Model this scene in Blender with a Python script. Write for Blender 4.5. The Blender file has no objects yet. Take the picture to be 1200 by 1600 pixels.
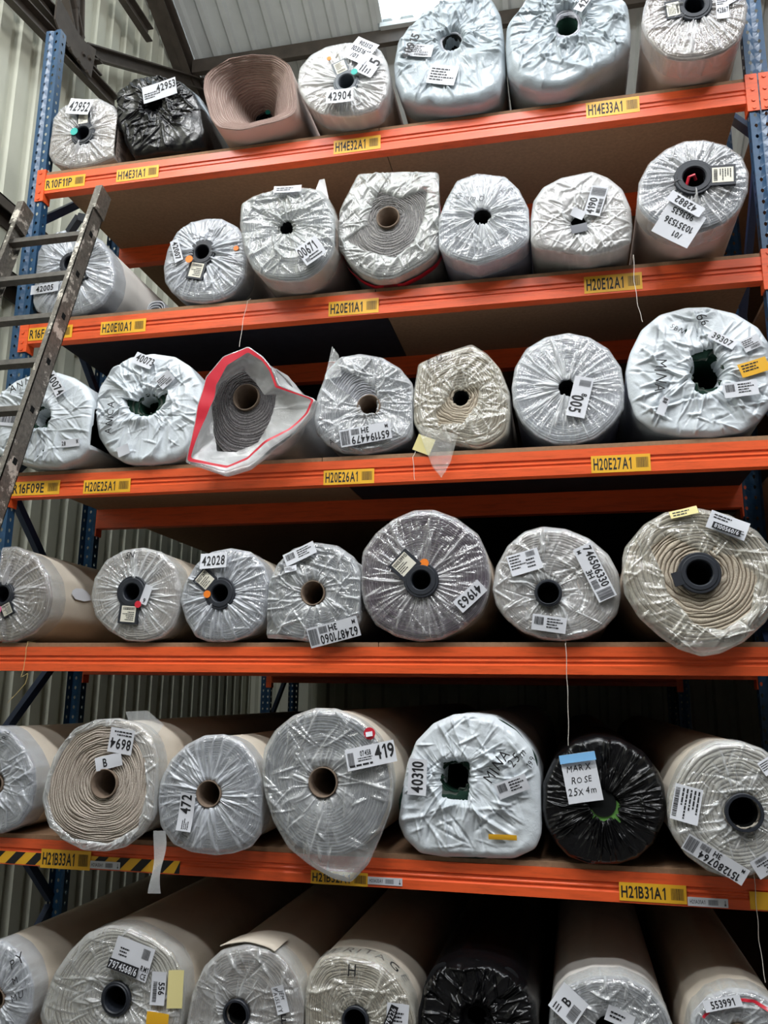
import bpy, math, random
import numpy as np
from mathutils import Matrix, Vector

SC = bpy.context.scene
COL = SC.collection
PI = math.pi
random.seed(7)

# ------------------------------------------------------------------ camera
FPX = 1302.5822
CAM = np.array([2.49043749, -3.27825511, 1.86523217])
YAW, PITCH, ROLL = 0.21744987, 0.21413669, 0.01212217


def cam_axes():
    ca, sa = math.cos(YAW), math.sin(YAW)
    cb, sb = math.cos(PITCH), math.sin(PITCH)
    fwd = np.array([-sa * cb, ca * cb, sb])
    right = np.array([ca, sa, 0.0])
    up = np.cross(right, fwd)
    cc, sc = math.cos(ROLL), math.sin(ROLL)
    return right * cc + up * sc, -right * sc + up * cc, fwd


CR, CU, CF = cam_axes()
cd = bpy.data.cameras.new('camera')
cam = bpy.data.objects.new('camera', cd)
COL.objects.link(cam)
cd.sensor_fit = 'VERTICAL'
cd.sensor_height = 36.0
cd.lens = FPX / 1600.0 * 36.0
cd.clip_start, cd.clip_end = 0.05, 100
cam.matrix_world = Matrix(((CR[0], CU[0], -CF[0], CAM[0]), (CR[1], CU[1], -CF[1], CAM[1]), (CR[2], CU[2], -CF[2], CAM[2]), (0, 0, 0, 1)))
SC.camera = cam

# ------------------------------------------------------------------ world, lamps, exposure
w = bpy.data.worlds.new('overcast_sky')
SC.world = w
w.use_nodes = True
bg = w.node_tree.nodes['Background']
bg.inputs[0].default_value = (0.86, 0.93, 1.0, 1)
bg.inputs[1].default_value = 5.0
SC.view_settings.view_transform = 'Standard'
SC.view_settings.look = 'None'
SC.view_settings.gamma = 1.0
SC.view_settings.use_curve_mapping = False
SC.view_settings.exposure = 0.38
SC.cycles.transparent_max_bounces = 14
SC.cycles.max_bounces = 6
SC.cycles.diffuse_bounces = 3
SC.cycles.glossy_bounces = 3
SC.cycles.transmission_bounces = 4
SC.cycles.sample_clamp_indirect = 6.0


def high_bay(x, y, z, sx, sy, power, col=(0.97, 0.985, 1.0)):
    """A real ceiling lamp over the aisle."""
    d = bpy.data.lights.new('high_bay_light', 'AREA')
    d.shape = 'RECTANGLE'
    d.size, d.size_y = sx, sy
    d.energy = power
    d.color = col
    o = bpy.data.objects.new('high_bay_light', d)
    COL.objects.link(o)
    o.location = (x, y, z)
    return o


def roof_fill(x, y, z, power):
    """an added fill light with no lamp seen there: brightens the roof and cladding"""
    d = bpy.data.lights.new('roof_fill_light', 'POINT')
    d.shadow_soft_size = .22
    d.energy = power
    d.color = (0.98, 0.99, 1.0)
    o = bpy.data.objects.new('roof_fill_light', d)
    COL.objects.link(o)
    o.location = (x, y, z)


for lx in (-0.1, 2.6, 5.0):
    roof_fill(lx, -2.4, 6.3, 115)  # fill lights added to lift the roof and upper wall
for lx in (-0.4, 2.0, 5.6):
    high_bay(lx, -2.9, 7.3, 1.5, 0.45, 70)
    high_bay(lx, -5.2, 7.3, 1.5, 0.45, 75)


def ray(px, py):
    return CR * ((px - 600) / FPX) + CU * (-(py - 800) / FPX) + CF


def on_y(px, py, Y):
    d = ray(px, py)
    return CAM + d * ((Y - CAM[1]) / d[1])


def on_x(px, py, X):
    d = ray(px, py)
    return CAM + d * ((X - CAM[0]) / d[0])


def on_z(px, py, Z):
    d = ray(px, py)
    return CAM + d * ((Z - CAM[2]) / d[2])


# ------------------------------------------------------------------ small toolbox
def srgb(r, g, b):
    f = lambda c: (c / 255 / 12.92) if c / 255 <= 0.04045 else ((c / 255 + 0.055) / 1.055) ** 2.4
    return (f(r), f(g), f(b), 1.0)


def link(o, parent=None):
    COL.objects.link(o)
    if parent is not None:
        o.parent = parent
    return o


def mesh_np(name, V, F, mat, parent=None, smooth=False, attrs=None):
    """V (n,3), F list of faces or an (m,k) array -> one mesh object."""
    me = bpy.data.meshes.new(name)
    V = np.asarray(V, dtype=np.float32)
    if isinstance(F, np.ndarray):
        m, k = F.shape
        me.vertices.add(len(V))
        me.vertices.foreach_set('co', V.ravel())
        me.loops.add(m * k)
        me.loops.foreach_set('vertex_index', F.astype(np.int32).ravel())
        me.polygons.add(m)
        me.polygons.foreach_set('loop_start', np.arange(0, m * k, k, dtype=np.int32))
        me.update(calc_edges=True)
    else:
        me.from_pydata(V.tolist(), [], F)
        me.update()
    if attrs:
        for n, a in attrs.items():
            at = me.attributes.new(n, 'FLOAT', 'POINT')
            at.data.foreach_set('value', np.asarray(a, dtype=np.float32).ravel())
    if smooth:
        me.polygons.foreach_set('use_smooth', np.ones(len(me.polygons), dtype=bool))
    me.materials.append(mat)
    return link(bpy.data.objects.new(name, me), parent)


class MB:
    """collects plain solids and links them as ONE mesh object"""

    def __init__(s):
        s.v, s.f = [], []

    def add(s, vs, fs):
        b = len(s.v)
        s.v += [tuple(map(float, p)) for p in vs]
        s.f += [tuple(b + i for i in f) for f in fs]
        return s

    def box(s, x0, x1, y0, y1, z0, z1):
        return s.add([(x0, y0, z0), (x1, y0, z0), (x1, y1, z0), (x0, y1, z0), (x0, y0, z1), (x1, y0, z1), (x1, y1, z1), (x0, y1, z1)],
                     [(0, 3, 2, 1), (4, 5, 6, 7), (0, 1, 5, 4), (1, 2, 6, 5), (2, 3, 7, 6), (3, 0, 4, 7)])

    def bar(s, a, b, wa, ha, up=(0, 0, 1)):
        a, b = Vector(a), Vector(b)
        d = (b - a).normalized()
        u = Vector(up)
        if abs(d.dot(u)) > .98:
            u = Vector((1, 0, 0))
        r = d.cross(u).normalized()
        u = r.cross(d).normalized()
        vs = []
        for p in (a, b):
            for sx, sy in ((-1, -1), (1, -1), (1, 1), (-1, 1)):
                vs.append(p + r * (sx * wa / 2) + u * (sy * ha / 2))
        return s.add(vs, [(0, 1, 2, 3), (7, 6, 5, 4), (0, 4, 5, 1), (1, 5, 6, 2), (2, 6, 7, 3), (3, 7, 4, 0)])

    def prism(s, prof, axis, t0, t1):
        """prof: closed 2-D loop; axis 'x': (t, p0, p1); 'y': (p0, t, p1); 'z': (p0, p1, t)"""
        n = len(prof)
        put = {'x': lambda t, p: (t, p[0], p[1]), 'y': lambda t, p: (p[0], t, p[1]), 'z': lambda t, p: (p[0], p[1], t)}[axis]
        vs = [put(t0, p) for p in prof] + [put(t1, p) for p in prof]
        fs = [(i, (i + 1) % n, n + (i + 1) % n, n + i) for i in range(n)]
        fs += [tuple(range(n - 1, -1, -1)), tuple(range(n, 2 * n))]
        return s.add(vs, fs)

    def disc(s, c, n, r, t, seg=10):
        """a short cylinder centred at c, axis n"""
        n = Vector(n).normalized()
        a = n.orthogonal().normalized()
        b = n.cross(a)
        c = Vector(c)
        vs = []
        for k in (-.5, .5):
            for i in range(seg):
                an = 2 * PI * i / seg
                vs.append(c + n * (k * t) + a * (r * math.cos(an)) + b * (r * math.sin(an)))
        fs = [(i, (i + 1) % seg, seg + (i + 1) % seg, seg + i) for i in range(seg)]
        fs += [tuple(range(seg - 1, -1, -1)), tuple(range(seg, 2 * seg))]
        return s.add(vs, fs)

    def tube(s, pts, r, seg=6):
        pts = [Vector(p) for p in pts]
        rings = []
        for i, p in enumerate(pts):
            d = (pts[min(i + 1, len(pts) - 1)] - pts[max(i - 1, 0)]).normalized()
            a = d.orthogonal().normalized() if i == 0 else (a - d * a.dot(d)).normalized()
            b = d.cross(a)
            rings.append([p + a * (r * math.cos(2 * PI * k / seg)) + b * (r * math.sin(2 * PI * k / seg)) for k in range(seg)])
        vs = [q for rr in rings for q in rr]
        fs = []
        for i in range(len(pts) - 1):
            for k in range(seg):
                fs.append((i * seg + k, i * seg + (k + 1) % seg, (i + 1) * seg + (k + 1) % seg, (i + 1) * seg + k))
        fs += [tuple(range(seg - 1, -1, -1)), tuple(range(len(vs) - seg, len(vs)))]
        return s.add(vs, fs)

    def build(s, name, mat, parent=None, smooth=False):
        return mesh_np(name, s.v, s.f, mat, parent, smooth)


def tag(o, label, cat=None, group=None):
    o['label'] = label
    if cat:
        o['category'] = cat
    if group:
        o['group'] = group
    return o


def empty(name, loc, label, cat, group=None):
    o = bpy.data.objects.new(name, None)
    o.empty_display_size = .1
    COL.objects.link(o)
    o.location = [float(c) for c in loc]
    return tag(o, label, cat, group)


def structure(o):
    o['kind'] = 'structure'
    return o


# ------------------------------------------------------------------ numpy noise
def _h(ix, iy, iz, seed):
    v = np.sin(ix * 127.1 + iy * 311.7 + iz * 74.7 + seed * 19.19) * 43758.5453
    return v - np.floor(v)


def vnoise(x, y, z=0.0, seed=0):
    x, y, z = np.broadcast_arrays(np.asarray(x, float), np.asarray(y, float), np.asarray(z, float))
    ix, iy, iz = np.floor(x), np.floor(y), np.floor(z)
    fx, fy, fz = x - ix, y - iy, z - iz
    fx, fy, fz = (t * t * (3 - 2 * t) for t in (fx, fy, fz))
    r = 0
    for dx in (0, 1):
        for dy in (0, 1):
            for dz in (0, 1):
                wgt = (fx if dx else 1 - fx) * (fy if dy else 1 - fy) * (fz if dz else 1 - fz)
                r = r + wgt * _h(ix + dx, iy + dy, iz + dz, seed)
    return r


def ridged(x, y, seed=0):
    return 1 - np.abs(2 * vnoise(x, y, 0, seed) - 1)


def sstep(a, b, x):
    t = np.clip((x - a) / (b - a), 0, 1)
    return t * t * (3 - 2 * t)


# ------------------------------------------------------------------ materials
class NT:
    def __init__(s, name):
        s.m = bpy.data.materials.new(name)
        s.m.use_nodes = True
        s.t = s.m.node_tree
        s.n = s.t.nodes
        s.out = s.n['Material Output']
        s.p = s.n['Principled BSDF']

    def new(s, kind, **kw):
        nd = s.n.new(kind)
        for k, v in kw.items():
            setattr(nd, k, v)
        return nd

    def link(s, a, b):
        s.t.links.new(a, b)

    def coord(s):
        return s.new('ShaderNodeTexCoord').outputs['Object']

    def noise(s, scale, detail=3, rough=.6, vec=None, dist=0.0):
        nd = s.new('ShaderNodeTexNoise')
        nd.inputs['Scale'].default_value = scale
        nd.inputs['Detail'].default_value = detail
        nd.inputs['Roughness'].default_value = rough
        nd.inputs['Distortion'].default_value = dist
        s.link(vec if vec is not None else s.coord(), nd.inputs['Vector'])
        return nd.outputs['Fac']

    def ramp(s, fac, stops):
        nd = s.new('ShaderNodeValToRGB')
        el = nd.color_ramp.elements
        while len(el) < len(stops):
            el.new(.5)
        for e, (p, c) in zip(el, stops):
            e.position = p
            e.color = c
        s.link(fac, nd.inputs['Fac'])
        return nd.outputs['Color']

    def mix(s, fac, a, b):
        nd = s.new('ShaderNodeMix', data_type='RGBA')
        for sock, v in ((nd.inputs[0], fac), (nd.inputs[6], a), (nd.inputs[7], b)):
            if isinstance(v, (int, float, tuple)):
                sock.default_value = v
            else:
                s.link(v, sock)
        return nd.outputs[2]

    def math(s, op, a, b=0.0, clamp=False):
        nd = s.new('ShaderNodeMath', operation=op, use_clamp=clamp)
        for sock, v in zip(nd.inputs, (a, b)):
            if isinstance(v, (int, float)):
                sock.default_value = v
            else:
                s.link(v, sock)
        return nd.outputs[0]

    def attr(s, name):
        return s.new('ShaderNodeAttribute', attribute_name=name).outputs['Fac']

    def bump(s, h, strength=.3, dist=.01, to=None):
        nd = s.new('ShaderNodeBump')
        nd.inputs['Strength'].default_value = strength
        nd.inputs['Distance'].default_value = dist
        s.link(h, nd.inputs['Height'])
        s.link(nd.outputs['Normal'], (to or s.p).inputs['Normal'])
        return nd.outputs['Normal']

    def base(s, c, rough=.6, metal=0.0, spec=.5):
        if isinstance(c, tuple):
            s.p.inputs['Base Color'].default_value = c
        else:
            s.link(c, s.p.inputs['Base Color'])
        if isinstance(rough, (int, float)):
            s.p.inputs['Roughness'].default_value = rough
        else:
            s.link(rough, s.p.inputs['Roughness'])
        s.p.inputs['Metallic'].default_value = metal
        s.p.inputs['Specular IOR Level'].default_value = spec
        return s


def plain(name, c, rough=.6, metal=0., spec=.5, var=.0, scale=8, bump=0, bscale=60):
    t = NT(name)
    if var:
        f = t.noise(scale, 4)
        lo = tuple(max(0, x * (1 - var)) for x in c[:3]) + (1,)
        hi = tuple(min(1, x * (1 + var)) for x in c[:3]) + (1,)
        t.base(t.ramp(f, [(.3, lo), (.7, hi)]), rough, metal, spec)
    else:
        t.base(c, rough, metal, spec)
    if bump:
        t.bump(t.noise(bscale, 3), bump, .004)
    return t.m


def scuffed_paint(name, c, dark, rough=.38):
    t = NT(name)
    co = t.coord()
    mp = t.new('ShaderNodeMapping')
    mp.inputs['Scale'].default_value = (2.2, 9, 22)
    t.link(co, mp.inputs['Vector'])
    a = t.noise(3.0, 5, .7, mp.outputs[0])
    col = t.ramp(a, [(.28, tuple(x * .72 for x in c[:3]) + (1,)), (.5, c), (.8, tuple(min(1, x * 1.1) for x in c[:3]) + (1,))])
    b = t.noise(9, 6, .75, mp.outputs[0])
    msk = t.ramp(b, [(.66, (0, 0, 0, 1)), (.74, (1, 1, 1, 1))])
    t.base(t.mix(msk, col, dark), rough, 0, .5)
    t.bump(a, .08, .003)
    return t.m


def pile_mat(name, c1, c2, backing, speck=420):
    """rolled carpet seen end-on: attribute lay runs 0..1 through each wound layer"""
    t = NT(name)
    n = t.noise(speck, 2, .8)
    n2 = t.noise(26, 3, .6)
    pile = t.ramp(n, [(.36, c1), (.62, c2)])
    pile = t.mix(t.math('MULTIPLY', n2, .35), pile, tuple(x * .75 for x in c1[:3]) + (1,))
    lay = t.attr('lay')
    line = t.ramp(lay, [(.0, (1, 1, 1, 1)), (.16, (1, 1, 1, 1)), (.26, (0, 0, 0, 1))])
    t.base(t.mix(line, pile, backing), .95, 0, .15)
    t.bump(n, .6, .006)
    return t.m


def backing_mat(name, c, weave=260):
    t = NT(name)
    n = t.noise(weave, 2, .7)
    m = t.noise(5, 4, .6)
    lo = tuple(x * .84 for x in c[:3]) + (1,)
    dirt = tuple(x * .72 for x in c[:3]) + (1,)
    col = t.mix(t.math('MULTIPLY', n, .5), c, lo)
    col = t.mix(t.ramp(m, [(.52, (0, 0, 0, 1)), (.8, (.6, .6, .6, 1))]), col, dirt)
    t.base(col, .9, 0, .2)
    t.bump(n, .25, .003)
    return t.m


def film_mat(name, tint=(.72, .75, .77, 1), lo=.10, hi=.6, rough=.2, scale=90):
    """polythene film: folds (attribute op) are milkier than single stretched film"""
    t = NT(name)
    t.base(tint, rough, 0, .6)
    n = t.noise(48, 4, .65, None, 1.6)
    t.bump(n, .4, .006)
    op = t.attr('op')
    fac = t.math('ADD', t.math('MULTIPLY', op, hi - lo), lo)
    lw = t.new('ShaderNodeLayerWeight')
    lw.inputs['Blend'].default_value = .35
    fac = t.math('ADD', fac, t.math('MULTIPLY', lw.outputs['Fresnel'], .2), True)
    tr = t.new('ShaderNodeBsdfTransparent')
    tr.inputs[0].default_value = (.95, .97, .97, 1)
    gl = t.new('ShaderNodeBsdfGlossy')
    gl.inputs['Roughness'].default_value = .12
    gl.inputs['Color'].default_value = (1, 1, 1, 1)
    bn = t.new('ShaderNodeBump')
    bn.inputs['Strength'].default_value = .5
    bn.inputs['Distance'].default_value = .006
    t.link(n, bn.inputs['Height'])
    t.link(bn.outputs[0], gl.inputs['Normal'])
    clear = t.new('ShaderNodeMixShader')
    clear.inputs[0].default_value = .16
    t.link(tr.outputs[0], clear.inputs[1])
    t.link(gl.outputs[0], clear.inputs[2])
    ms = t.new('ShaderNodeMixShader')
    t.link(fac, ms.inputs[0])
    t.link(clear.outputs[0], ms.inputs[1])
    t.link(t.p.outputs[0], ms.inputs[2])
    t.link(ms.outputs[0], t.out.inputs['Surface'])
    return t.m


def bag_mat(name, c, rough=.3, var=.06, bstr=.25, spec=.5):
    t = NT(name)
    n = t.noise(7, 3, .6)
    f = t.noise(70, 3, .6, None, 1.0)
    col = t.ramp(n, [(.3, tuple(x * (1 - var) for x in c[:3]) + (1,)), (.7, tuple(min(1, x * (1 + var)) for x in c[:3]) + (1,))])
    t.base(col, rough, 0, spec)
    t.bump(f, bstr, .006)
    return t.m


M = {}
M['orange'] = scuffed_paint('orange_paint', srgb(230, 92, 44), srgb(150, 66, 42))
M['blue'] = scuffed_paint('blue_paint', srgb(36, 72, 104), srgb(66, 92, 116), .35)
M['darkblue'] = plain('dark_blue_paint', srgb(32, 50, 82), .45, var=.12)
M['chip'] = plain('chipboard', srgb(150, 118, 92), .9, var=.12, scale=60, spec=.2)
M['ply'] = plain('dark_film_faced_board', srgb(42, 40, 46), .8, var=.15, scale=20, spec=.2)
M['clad'] = plain('cream_cladding', srgb(208, 208, 190), .55, var=.08, scale=1.6, spec=.4)
M['roof'] = plain('grey_roof_sheet', srgb(200, 204, 202), .7, var=.1, scale=2.2, spec=.3)
M['steel'] = plain('brown_painted_steel', srgb(74, 66, 58), .6, var=.25, scale=9)
M['shed'] = plain('dull_far_wall', srgb(92, 92, 88), .8, var=.1)
M['concrete'] = plain('concrete', srgb(84, 82, 80), .8, var=.12, scale=3)
M['paper'] = plain('white_paper', srgb(216, 218, 224), .55, spec=.4)
M['paperyellow'] = plain('pale_yellow_paper', srgb(226, 214, 150), .7)
M['labelyellow'] = plain('yellow_label', srgb(236, 178, 40), .45)
M['ink'] = plain('black_ink', srgb(22, 22, 26), .6)
M['greyink'] = plain('grey_ink', srgb(96, 98, 104), .6)
M['creamlabel'] = plain('cream_label', srgb(226, 222, 206), .6)
M['plug'] = plain('black_plastic', srgb(34, 38, 46), .5, var=.15, scale=30)
M['greyplug'] = plain('grey_plastic', srgb(92, 98, 104), .5)
M['card'] = plain('cardboard', srgb(124, 108, 94), .9, var=.1, scale=60, spec=.2)
M['dark'] = plain('dark_core', srgb(24, 26, 26), .9, spec=.1)  # near-black colour puts the shade inside the bores into the core tubes
M['green'] = plain('dark_green_pile', srgb(26, 50, 40), .95, spec=.1)
M['lime'] = plain('green_plastic', srgb(96, 150, 70), .5)
M['teal'] = plain('teal_sticker', srgb(40, 170, 160), .5)
M['orangedot'] = plain('orange_sticker', srgb(245, 130, 30), .5)
M['red'] = plain('red_plastic', srgb(206, 40, 58), .4)
M['pink'] = plain('pink_sticker', srgb(240, 130, 170), .5)
M['bluepaper'] = plain('blue_paper', srgb(120, 176, 222), .6)
M['string'] = plain('white_string', srgb(222, 216, 204), .8)
M['yellowstring'] = plain('yellow_string', srgb(212, 190, 130), .8)
M['alu'] = None

# ladder aluminium with paint smears
t = NT('painted_aluminium')
n = t.noise(11, 6, .72)
g = t.noise(70, 4, .6)
metal = t.ramp(g, [(.3, srgb(84, 80, 74)), (.7, srgb(122, 117, 108))])
smear = t.ramp(n, [(.55, (0, 0, 0, 1)), (.60, (1, 1, 1, 1))])
t.base(t.mix(smear, metal, srgb(206, 200, 188)), .45, 0, .5)
t.p.inputs['Metallic'].default_value = .35
t.bump(n, .3, .004)
M['alu'] = t.m
M['rung'] = plain('dull_dark_aluminium', srgb(84, 80, 74), .5, .2, var=.3, scale=30)

# translucent roof light
t = NT('translucent_rooflight')
tr = t.new('ShaderNodeBsdfTransparent')
tr.inputs[0].default_value = (.95, .98, 1, 1)
tl = t.new('ShaderNodeBsdfTranslucent')
tl.inputs[0].default_value = (.9, .95, 1, 1)
ms = t.new('ShaderNodeMixShader')
ms.inputs[0].default_value = .15
t.link(tr.outputs[0], ms.inputs[1])
t.link(tl.outputs[0], ms.inputs[2])
t.link(ms.outputs[0], t.out.inputs['Surface'])
M['rooflight'] = t.m

B1 = srgb(214, 208, 198)
PILE = {
    'taupe': pile_mat('taupe_pile', srgb(140, 128, 120), srgb(188, 176, 166), srgb(214, 206, 198)),
    'rose': pile_mat('rose_brown_pile', srgb(150, 126, 118), srgb(184, 160, 150), srgb(206, 190, 180)),
    'brown': pile_mat('brown_grey_pile', srgb(120, 108, 100), srgb(170, 156, 146), srgb(204, 196, 188)),
    'silver': pile_mat('silver_pile', srgb(140, 142, 148), srgb(196, 198, 204), srgb(216, 216, 218)),
    'grey': pile_mat('grey_pile', srgb(112, 114, 120), srgb(176, 178, 184), srgb(206, 206, 208)),
    'speckle': pile_mat('black_and_white_pile', srgb(46, 44, 46), srgb(190, 188, 186), srgb(190, 186, 182), 300),
    'charcoal': pile_mat('charcoal_speckle_pile', srgb(36, 34, 38), srgb(160, 156, 156), srgb(140, 136, 136), 320),
    'beige': pile_mat('beige_loop_pile', srgb(176, 162, 142), srgb(216, 206, 188), srgb(134, 120, 104), 260),
    'oat': pile_mat('oatmeal_loop_pile', srgb(184, 170, 156), srgb(222, 212, 200), srgb(136, 122, 110), 240),
    'cream': pile_mat('cream_pile', srgb(196, 188, 174), srgb(228, 222, 210), srgb(150, 140, 126), 260),
    'stone': pile_mat('stone_pile', srgb(180, 170, 164), srgb(208, 200, 194), srgb(196, 186, 180)),
    'plum': pile_mat('plum_pile', srgb(58, 44, 60), srgb(112, 92, 108), srgb(150, 138, 148)),
    'black': pile_mat('black_pile', srgb(14, 14, 16), srgb(26, 26, 28), srgb(30, 30, 32)),
    'white': pile_mat('white_pile', srgb(190, 192, 200), srgb(226, 228, 234), srgb(200, 200, 206)),
    'green': pile_mat('green_pile', srgb(22, 44, 36), srgb(40, 66, 54), srgb(90, 96, 90)),
}
BACK = {
    'cream': backing_mat('cream_backing', srgb(218, 208, 192)),
    'pink': backing_mat('pinkish_backing', srgb(208, 190, 180)),
    'grey': backing_mat('grey_backing', srgb(196, 198, 202)),
    'lilac': backing_mat('lilac_backing', srgb(186, 188, 208)),
    'white': backing_mat('white_backing', srgb(226, 222, 216)),
    'bag': bag_mat('white_bag_side', srgb(206, 210, 216), .35),
    'black': bag_mat('black_bag_side', srgb(20, 20, 22), .3),
    'film': backing_mat('pale_wrapped_backing', srgb(212, 212, 212)),
}
FILM = {
    'pleat': film_mat('pleated_clear_film', (.72, .72, .73, 1), .03, .34),
    'silver': film_mat('pleated_silvery_film', (.66, .69, .74, 1), .14, .62),
    'clear': film_mat('loose_clear_film', (.74, .76, .77, 1), .04, .45),
    'milky': film_mat('milky_film', (.76, .77, .77, 1), .16, .6, .22),
    'yellowish': film_mat('yellowed_clear_film', (.74, .73, .66, 1), .03, .34),
    'bagw': bag_mat('white_polythene', srgb(214, 221, 226), .24),
    'bagg': bag_mat('grey_white_polythene', srgb(172, 182, 188), .22),
    'black': bag_mat('black_polythene', srgb(11, 11, 13), .26, .2, .2, .45),
    'dull': film_mat('dull_grey_film', (.66, .68, .65, 1), .10, .45),
}

# ------------------------------------------------------------------ glyphs for the writing
GL = {}


CAPH = .69


def load_glyphs():
    chars = 'ABCDEFGHIJKLMNOPQRSTUVWXYZ0123456789/+-.()m'
    tmp = []
    for c in [*chars, *[q + 'thin' for q in chars]]:
        cu = bpy.data.curves.new('glyph', 'FONT')
        cu.body = c[0]
        cu.size = 1.0
        cu.resolution_u = 3
        cu.offset = .02 if len(c) == 1 else .0
        o = bpy.data.objects.new('glyph', cu)
        COL.objects.link(o)
        tmp.append((c, o, cu))
    dg = bpy.context.evaluated_depsgraph_get()
    for c, o, cu in tmp:
        me = bpy.data.meshes.new_from_object(o.evaluated_get(dg))
        v = np.array([p.co[:2] for p in me.vertices])
        f = [tuple(p.vertices) for p in me.polygons]
        if c.startswith('1'):       # give the figure one its flag
            nb = len(v)
            x0 = v[:, 0].min()
            v = np.concatenate([v, [(x0 + .01, CAPH), (x0 - .15, CAPH - .13), (x0 - .15, CAPH - .24), (x0 + .01, CAPH - .13)]])
            f.append((nb, nb + 1, nb + 2, nb + 3))
        v[:, 0] -= v[:, 0].min()
        GL[c] = (v, f, v[:, 0].max())
        bpy.data.meshes.remove(me)
    for c, o, cu in tmp:
        bpy.data.objects.remove(o)
        bpy.data.curves.remove(cu)


load_glyphs()
CAPH = .69


def text2d(s, cx, cy, h, wmax=None, hand=False, narrow=.86):
    """flat lettering, cap height h, centred at (cx, cy); fitted to wmax"""
    V, F, x = [], [], 0.0
    k = h / CAPH
    rnd = random.Random(s)
    for c in s:
        if c == ' ':
            x += .32
            continue
        v, f, wd = GL[c + 'thin' if hand else c]
        v = v.copy()
        if hand:
            v[:, 0] += v[:, 1] * rnd.uniform(-.05, .3)
            v *= rnd.uniform(.85, 1.1)
            v[:, 1] += rnd.uniform(-.07, .07)
        b = len(V)
        V += [(p[0] + x, p[1]) for p in v]
        F += [tuple(b + i for i in q) for q in f]
        x += wd + (.19 if hand else .1)
    V = np.array(V)
    V[:, 0] -= (x - .1) / 2
    V[:, 1] -= CAPH / 2
    sx = k * narrow
    if wmax and (x - .1) * sx > wmax:
        sx = wmax / (x - .1)
    return np.stack([V[:, 0] * sx + cx, V[:, 1] * k + cy], 1), F


def rects2d(rs):
    V, F = [], []
    for x0, y0, x1, y1 in rs:
        b = len(V)
        V += [(x0, y0), (x1, y0), (x1, y1), (x0, y1)]
        F.append((b, b + 1, b + 2, b + 3))
    return np.array(V, float).reshape(-1, 2), F


def barcode2d(cx, cy, wd, h, seed=1):
    rnd = random.Random(seed)
    x, rs = cx - wd / 2, []
    step = wd / 34
    while x < cx + wd / 2 - step:
        b = step * rnd.choice((.6, .9, 1.4))
        rs.append((x, cy - h / 2, x + b, cy + h / 2))
        x += b + step * rnd.choice((.6, .9, 1.2))
    return rects2d(rs)


def smallprint2d(cx, cy, wd, h, n, seed=1):
    rnd = random.Random(seed)
    rs = []
    for i in range(n):
        y = cy + h / 2 - (i + .5) * h / n
        x = cx - wd / 2
        e = cx - wd / 2 + wd * rnd.uniform(.55, 1)
        while x < e:
            b = wd * rnd.uniform(.06, .2)
            rs.append((x, y - h / n * .22, min(x + b, e), y + h / n * .22))
            x += b + wd * .03
    return rects2d(rs)


def join2d(parts):
    V, F, b = [], [], 0
    for v, f in parts:
        if len(v) == 0:
            continue
        V.append(v)
        F += [tuple(b + i for i in q) for q in f]
        b += len(v)
    return np.concatenate(V), F


def layout(items, wd, h):
    """items in fractions of the label: ('t', text, x, y, height, maxwidth[,hand]) ('b', x, y, w, h) ('s', x, y, w, h, lines) ('r', x0, y0, x1, y1)"""
    out = []
    for k, it in enumerate(items):
        if it[0] in 'th':
            out.append(text2d(it[1], it[2] * wd, it[3] * h, it[4] * h, it[5] * wd, it[0] == 'h'))
        elif it[0] == 'b':
            out.append(barcode2d(it[1] * wd, it[2] * h, it[3] * wd, it[4] * h, k + 3))
        elif it[0] == 's':
            out.append(smallprint2d(it[1] * wd, it[2] * h, it[3] * wd, it[4] * h, it[5], k + 11))
        elif it[0] == 'r':
            out.append(rects2d([(it[1] * wd, it[2] * h, it[3] * wd, it[4] * h)]))
    return join2d(out)


# ------------------------------------------------------------------ the shell: wall, roof, floor
WX = -.72                      # inner face of the cladding beside the rack
RZ0, RY0, RT = 7.42, 2.30, math.tan(math.radians(24))
roofz = lambda y: RZ0 - RT * (y - RY0)
BACKY = 5.0


def rib_profile(n, pitch, depth):
    p = []
    for i in range(n):
        x = i * pitch
        p += [(x, 0), (x + pitch * .52, 0), (x + pitch * .64, depth), (x + pitch * .88, depth)]
    return p + [(n * pitch, 0)]


structure(MB().box(-9, 14, -12, 12, -.1, 0).build('floor', M['concrete']))
wall = bpy.data.objects.new('wall_left', None)
COL.objects.link(wall)
structure(wall)
prof = rib_profile(5, .19, .035)
for i in range(9):
    y0 = -3.4 + i * .95
    V, F = [], []
    for (u, d) in prof:
        y = y0 + u
        V += [(WX - d, y, 0), (WX - d, y, roofz(y) + .02), (WX - d - .006, y, roofz(y) + .02), (WX - d - .006, y, 0)]
    for k in range(len(prof) - 1):
        for a in range(4):
            F.append((4 * k + a, 4 * k + 4 + a, 4 * k + 4 + (a + 1) % 4, 4 * k + (a + 1) % 4))
    mesh_np('cladding_sheet', V, F, M['clad'], wall)
wall = bpy.data.objects.new('wall_back', None)
COL.objects.link(wall)
structure(wall)
for i in range(11):
    x0 = WX - .05 + i * .95
    V, F = [], []
    for (u, d) in prof:
        V += [(x0 + u, BACKY + d, 0), (x0 + u, BACKY + d, roofz(BACKY)), (x0 + u, BACKY + d + .006, roofz(BACKY)), (x0 + u, BACKY + d + .006, 0)]
    for k in range(len(prof) - 1):
        for a in range(4):
            F.append((4 * k + a, 4 * k + (a + 1) % 4, 4 * k + 4 + (a + 1) % 4, 4 * k + 4 + a))
    mesh_np('cladding_sheet', V, F, M['clad'], wall)

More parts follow.
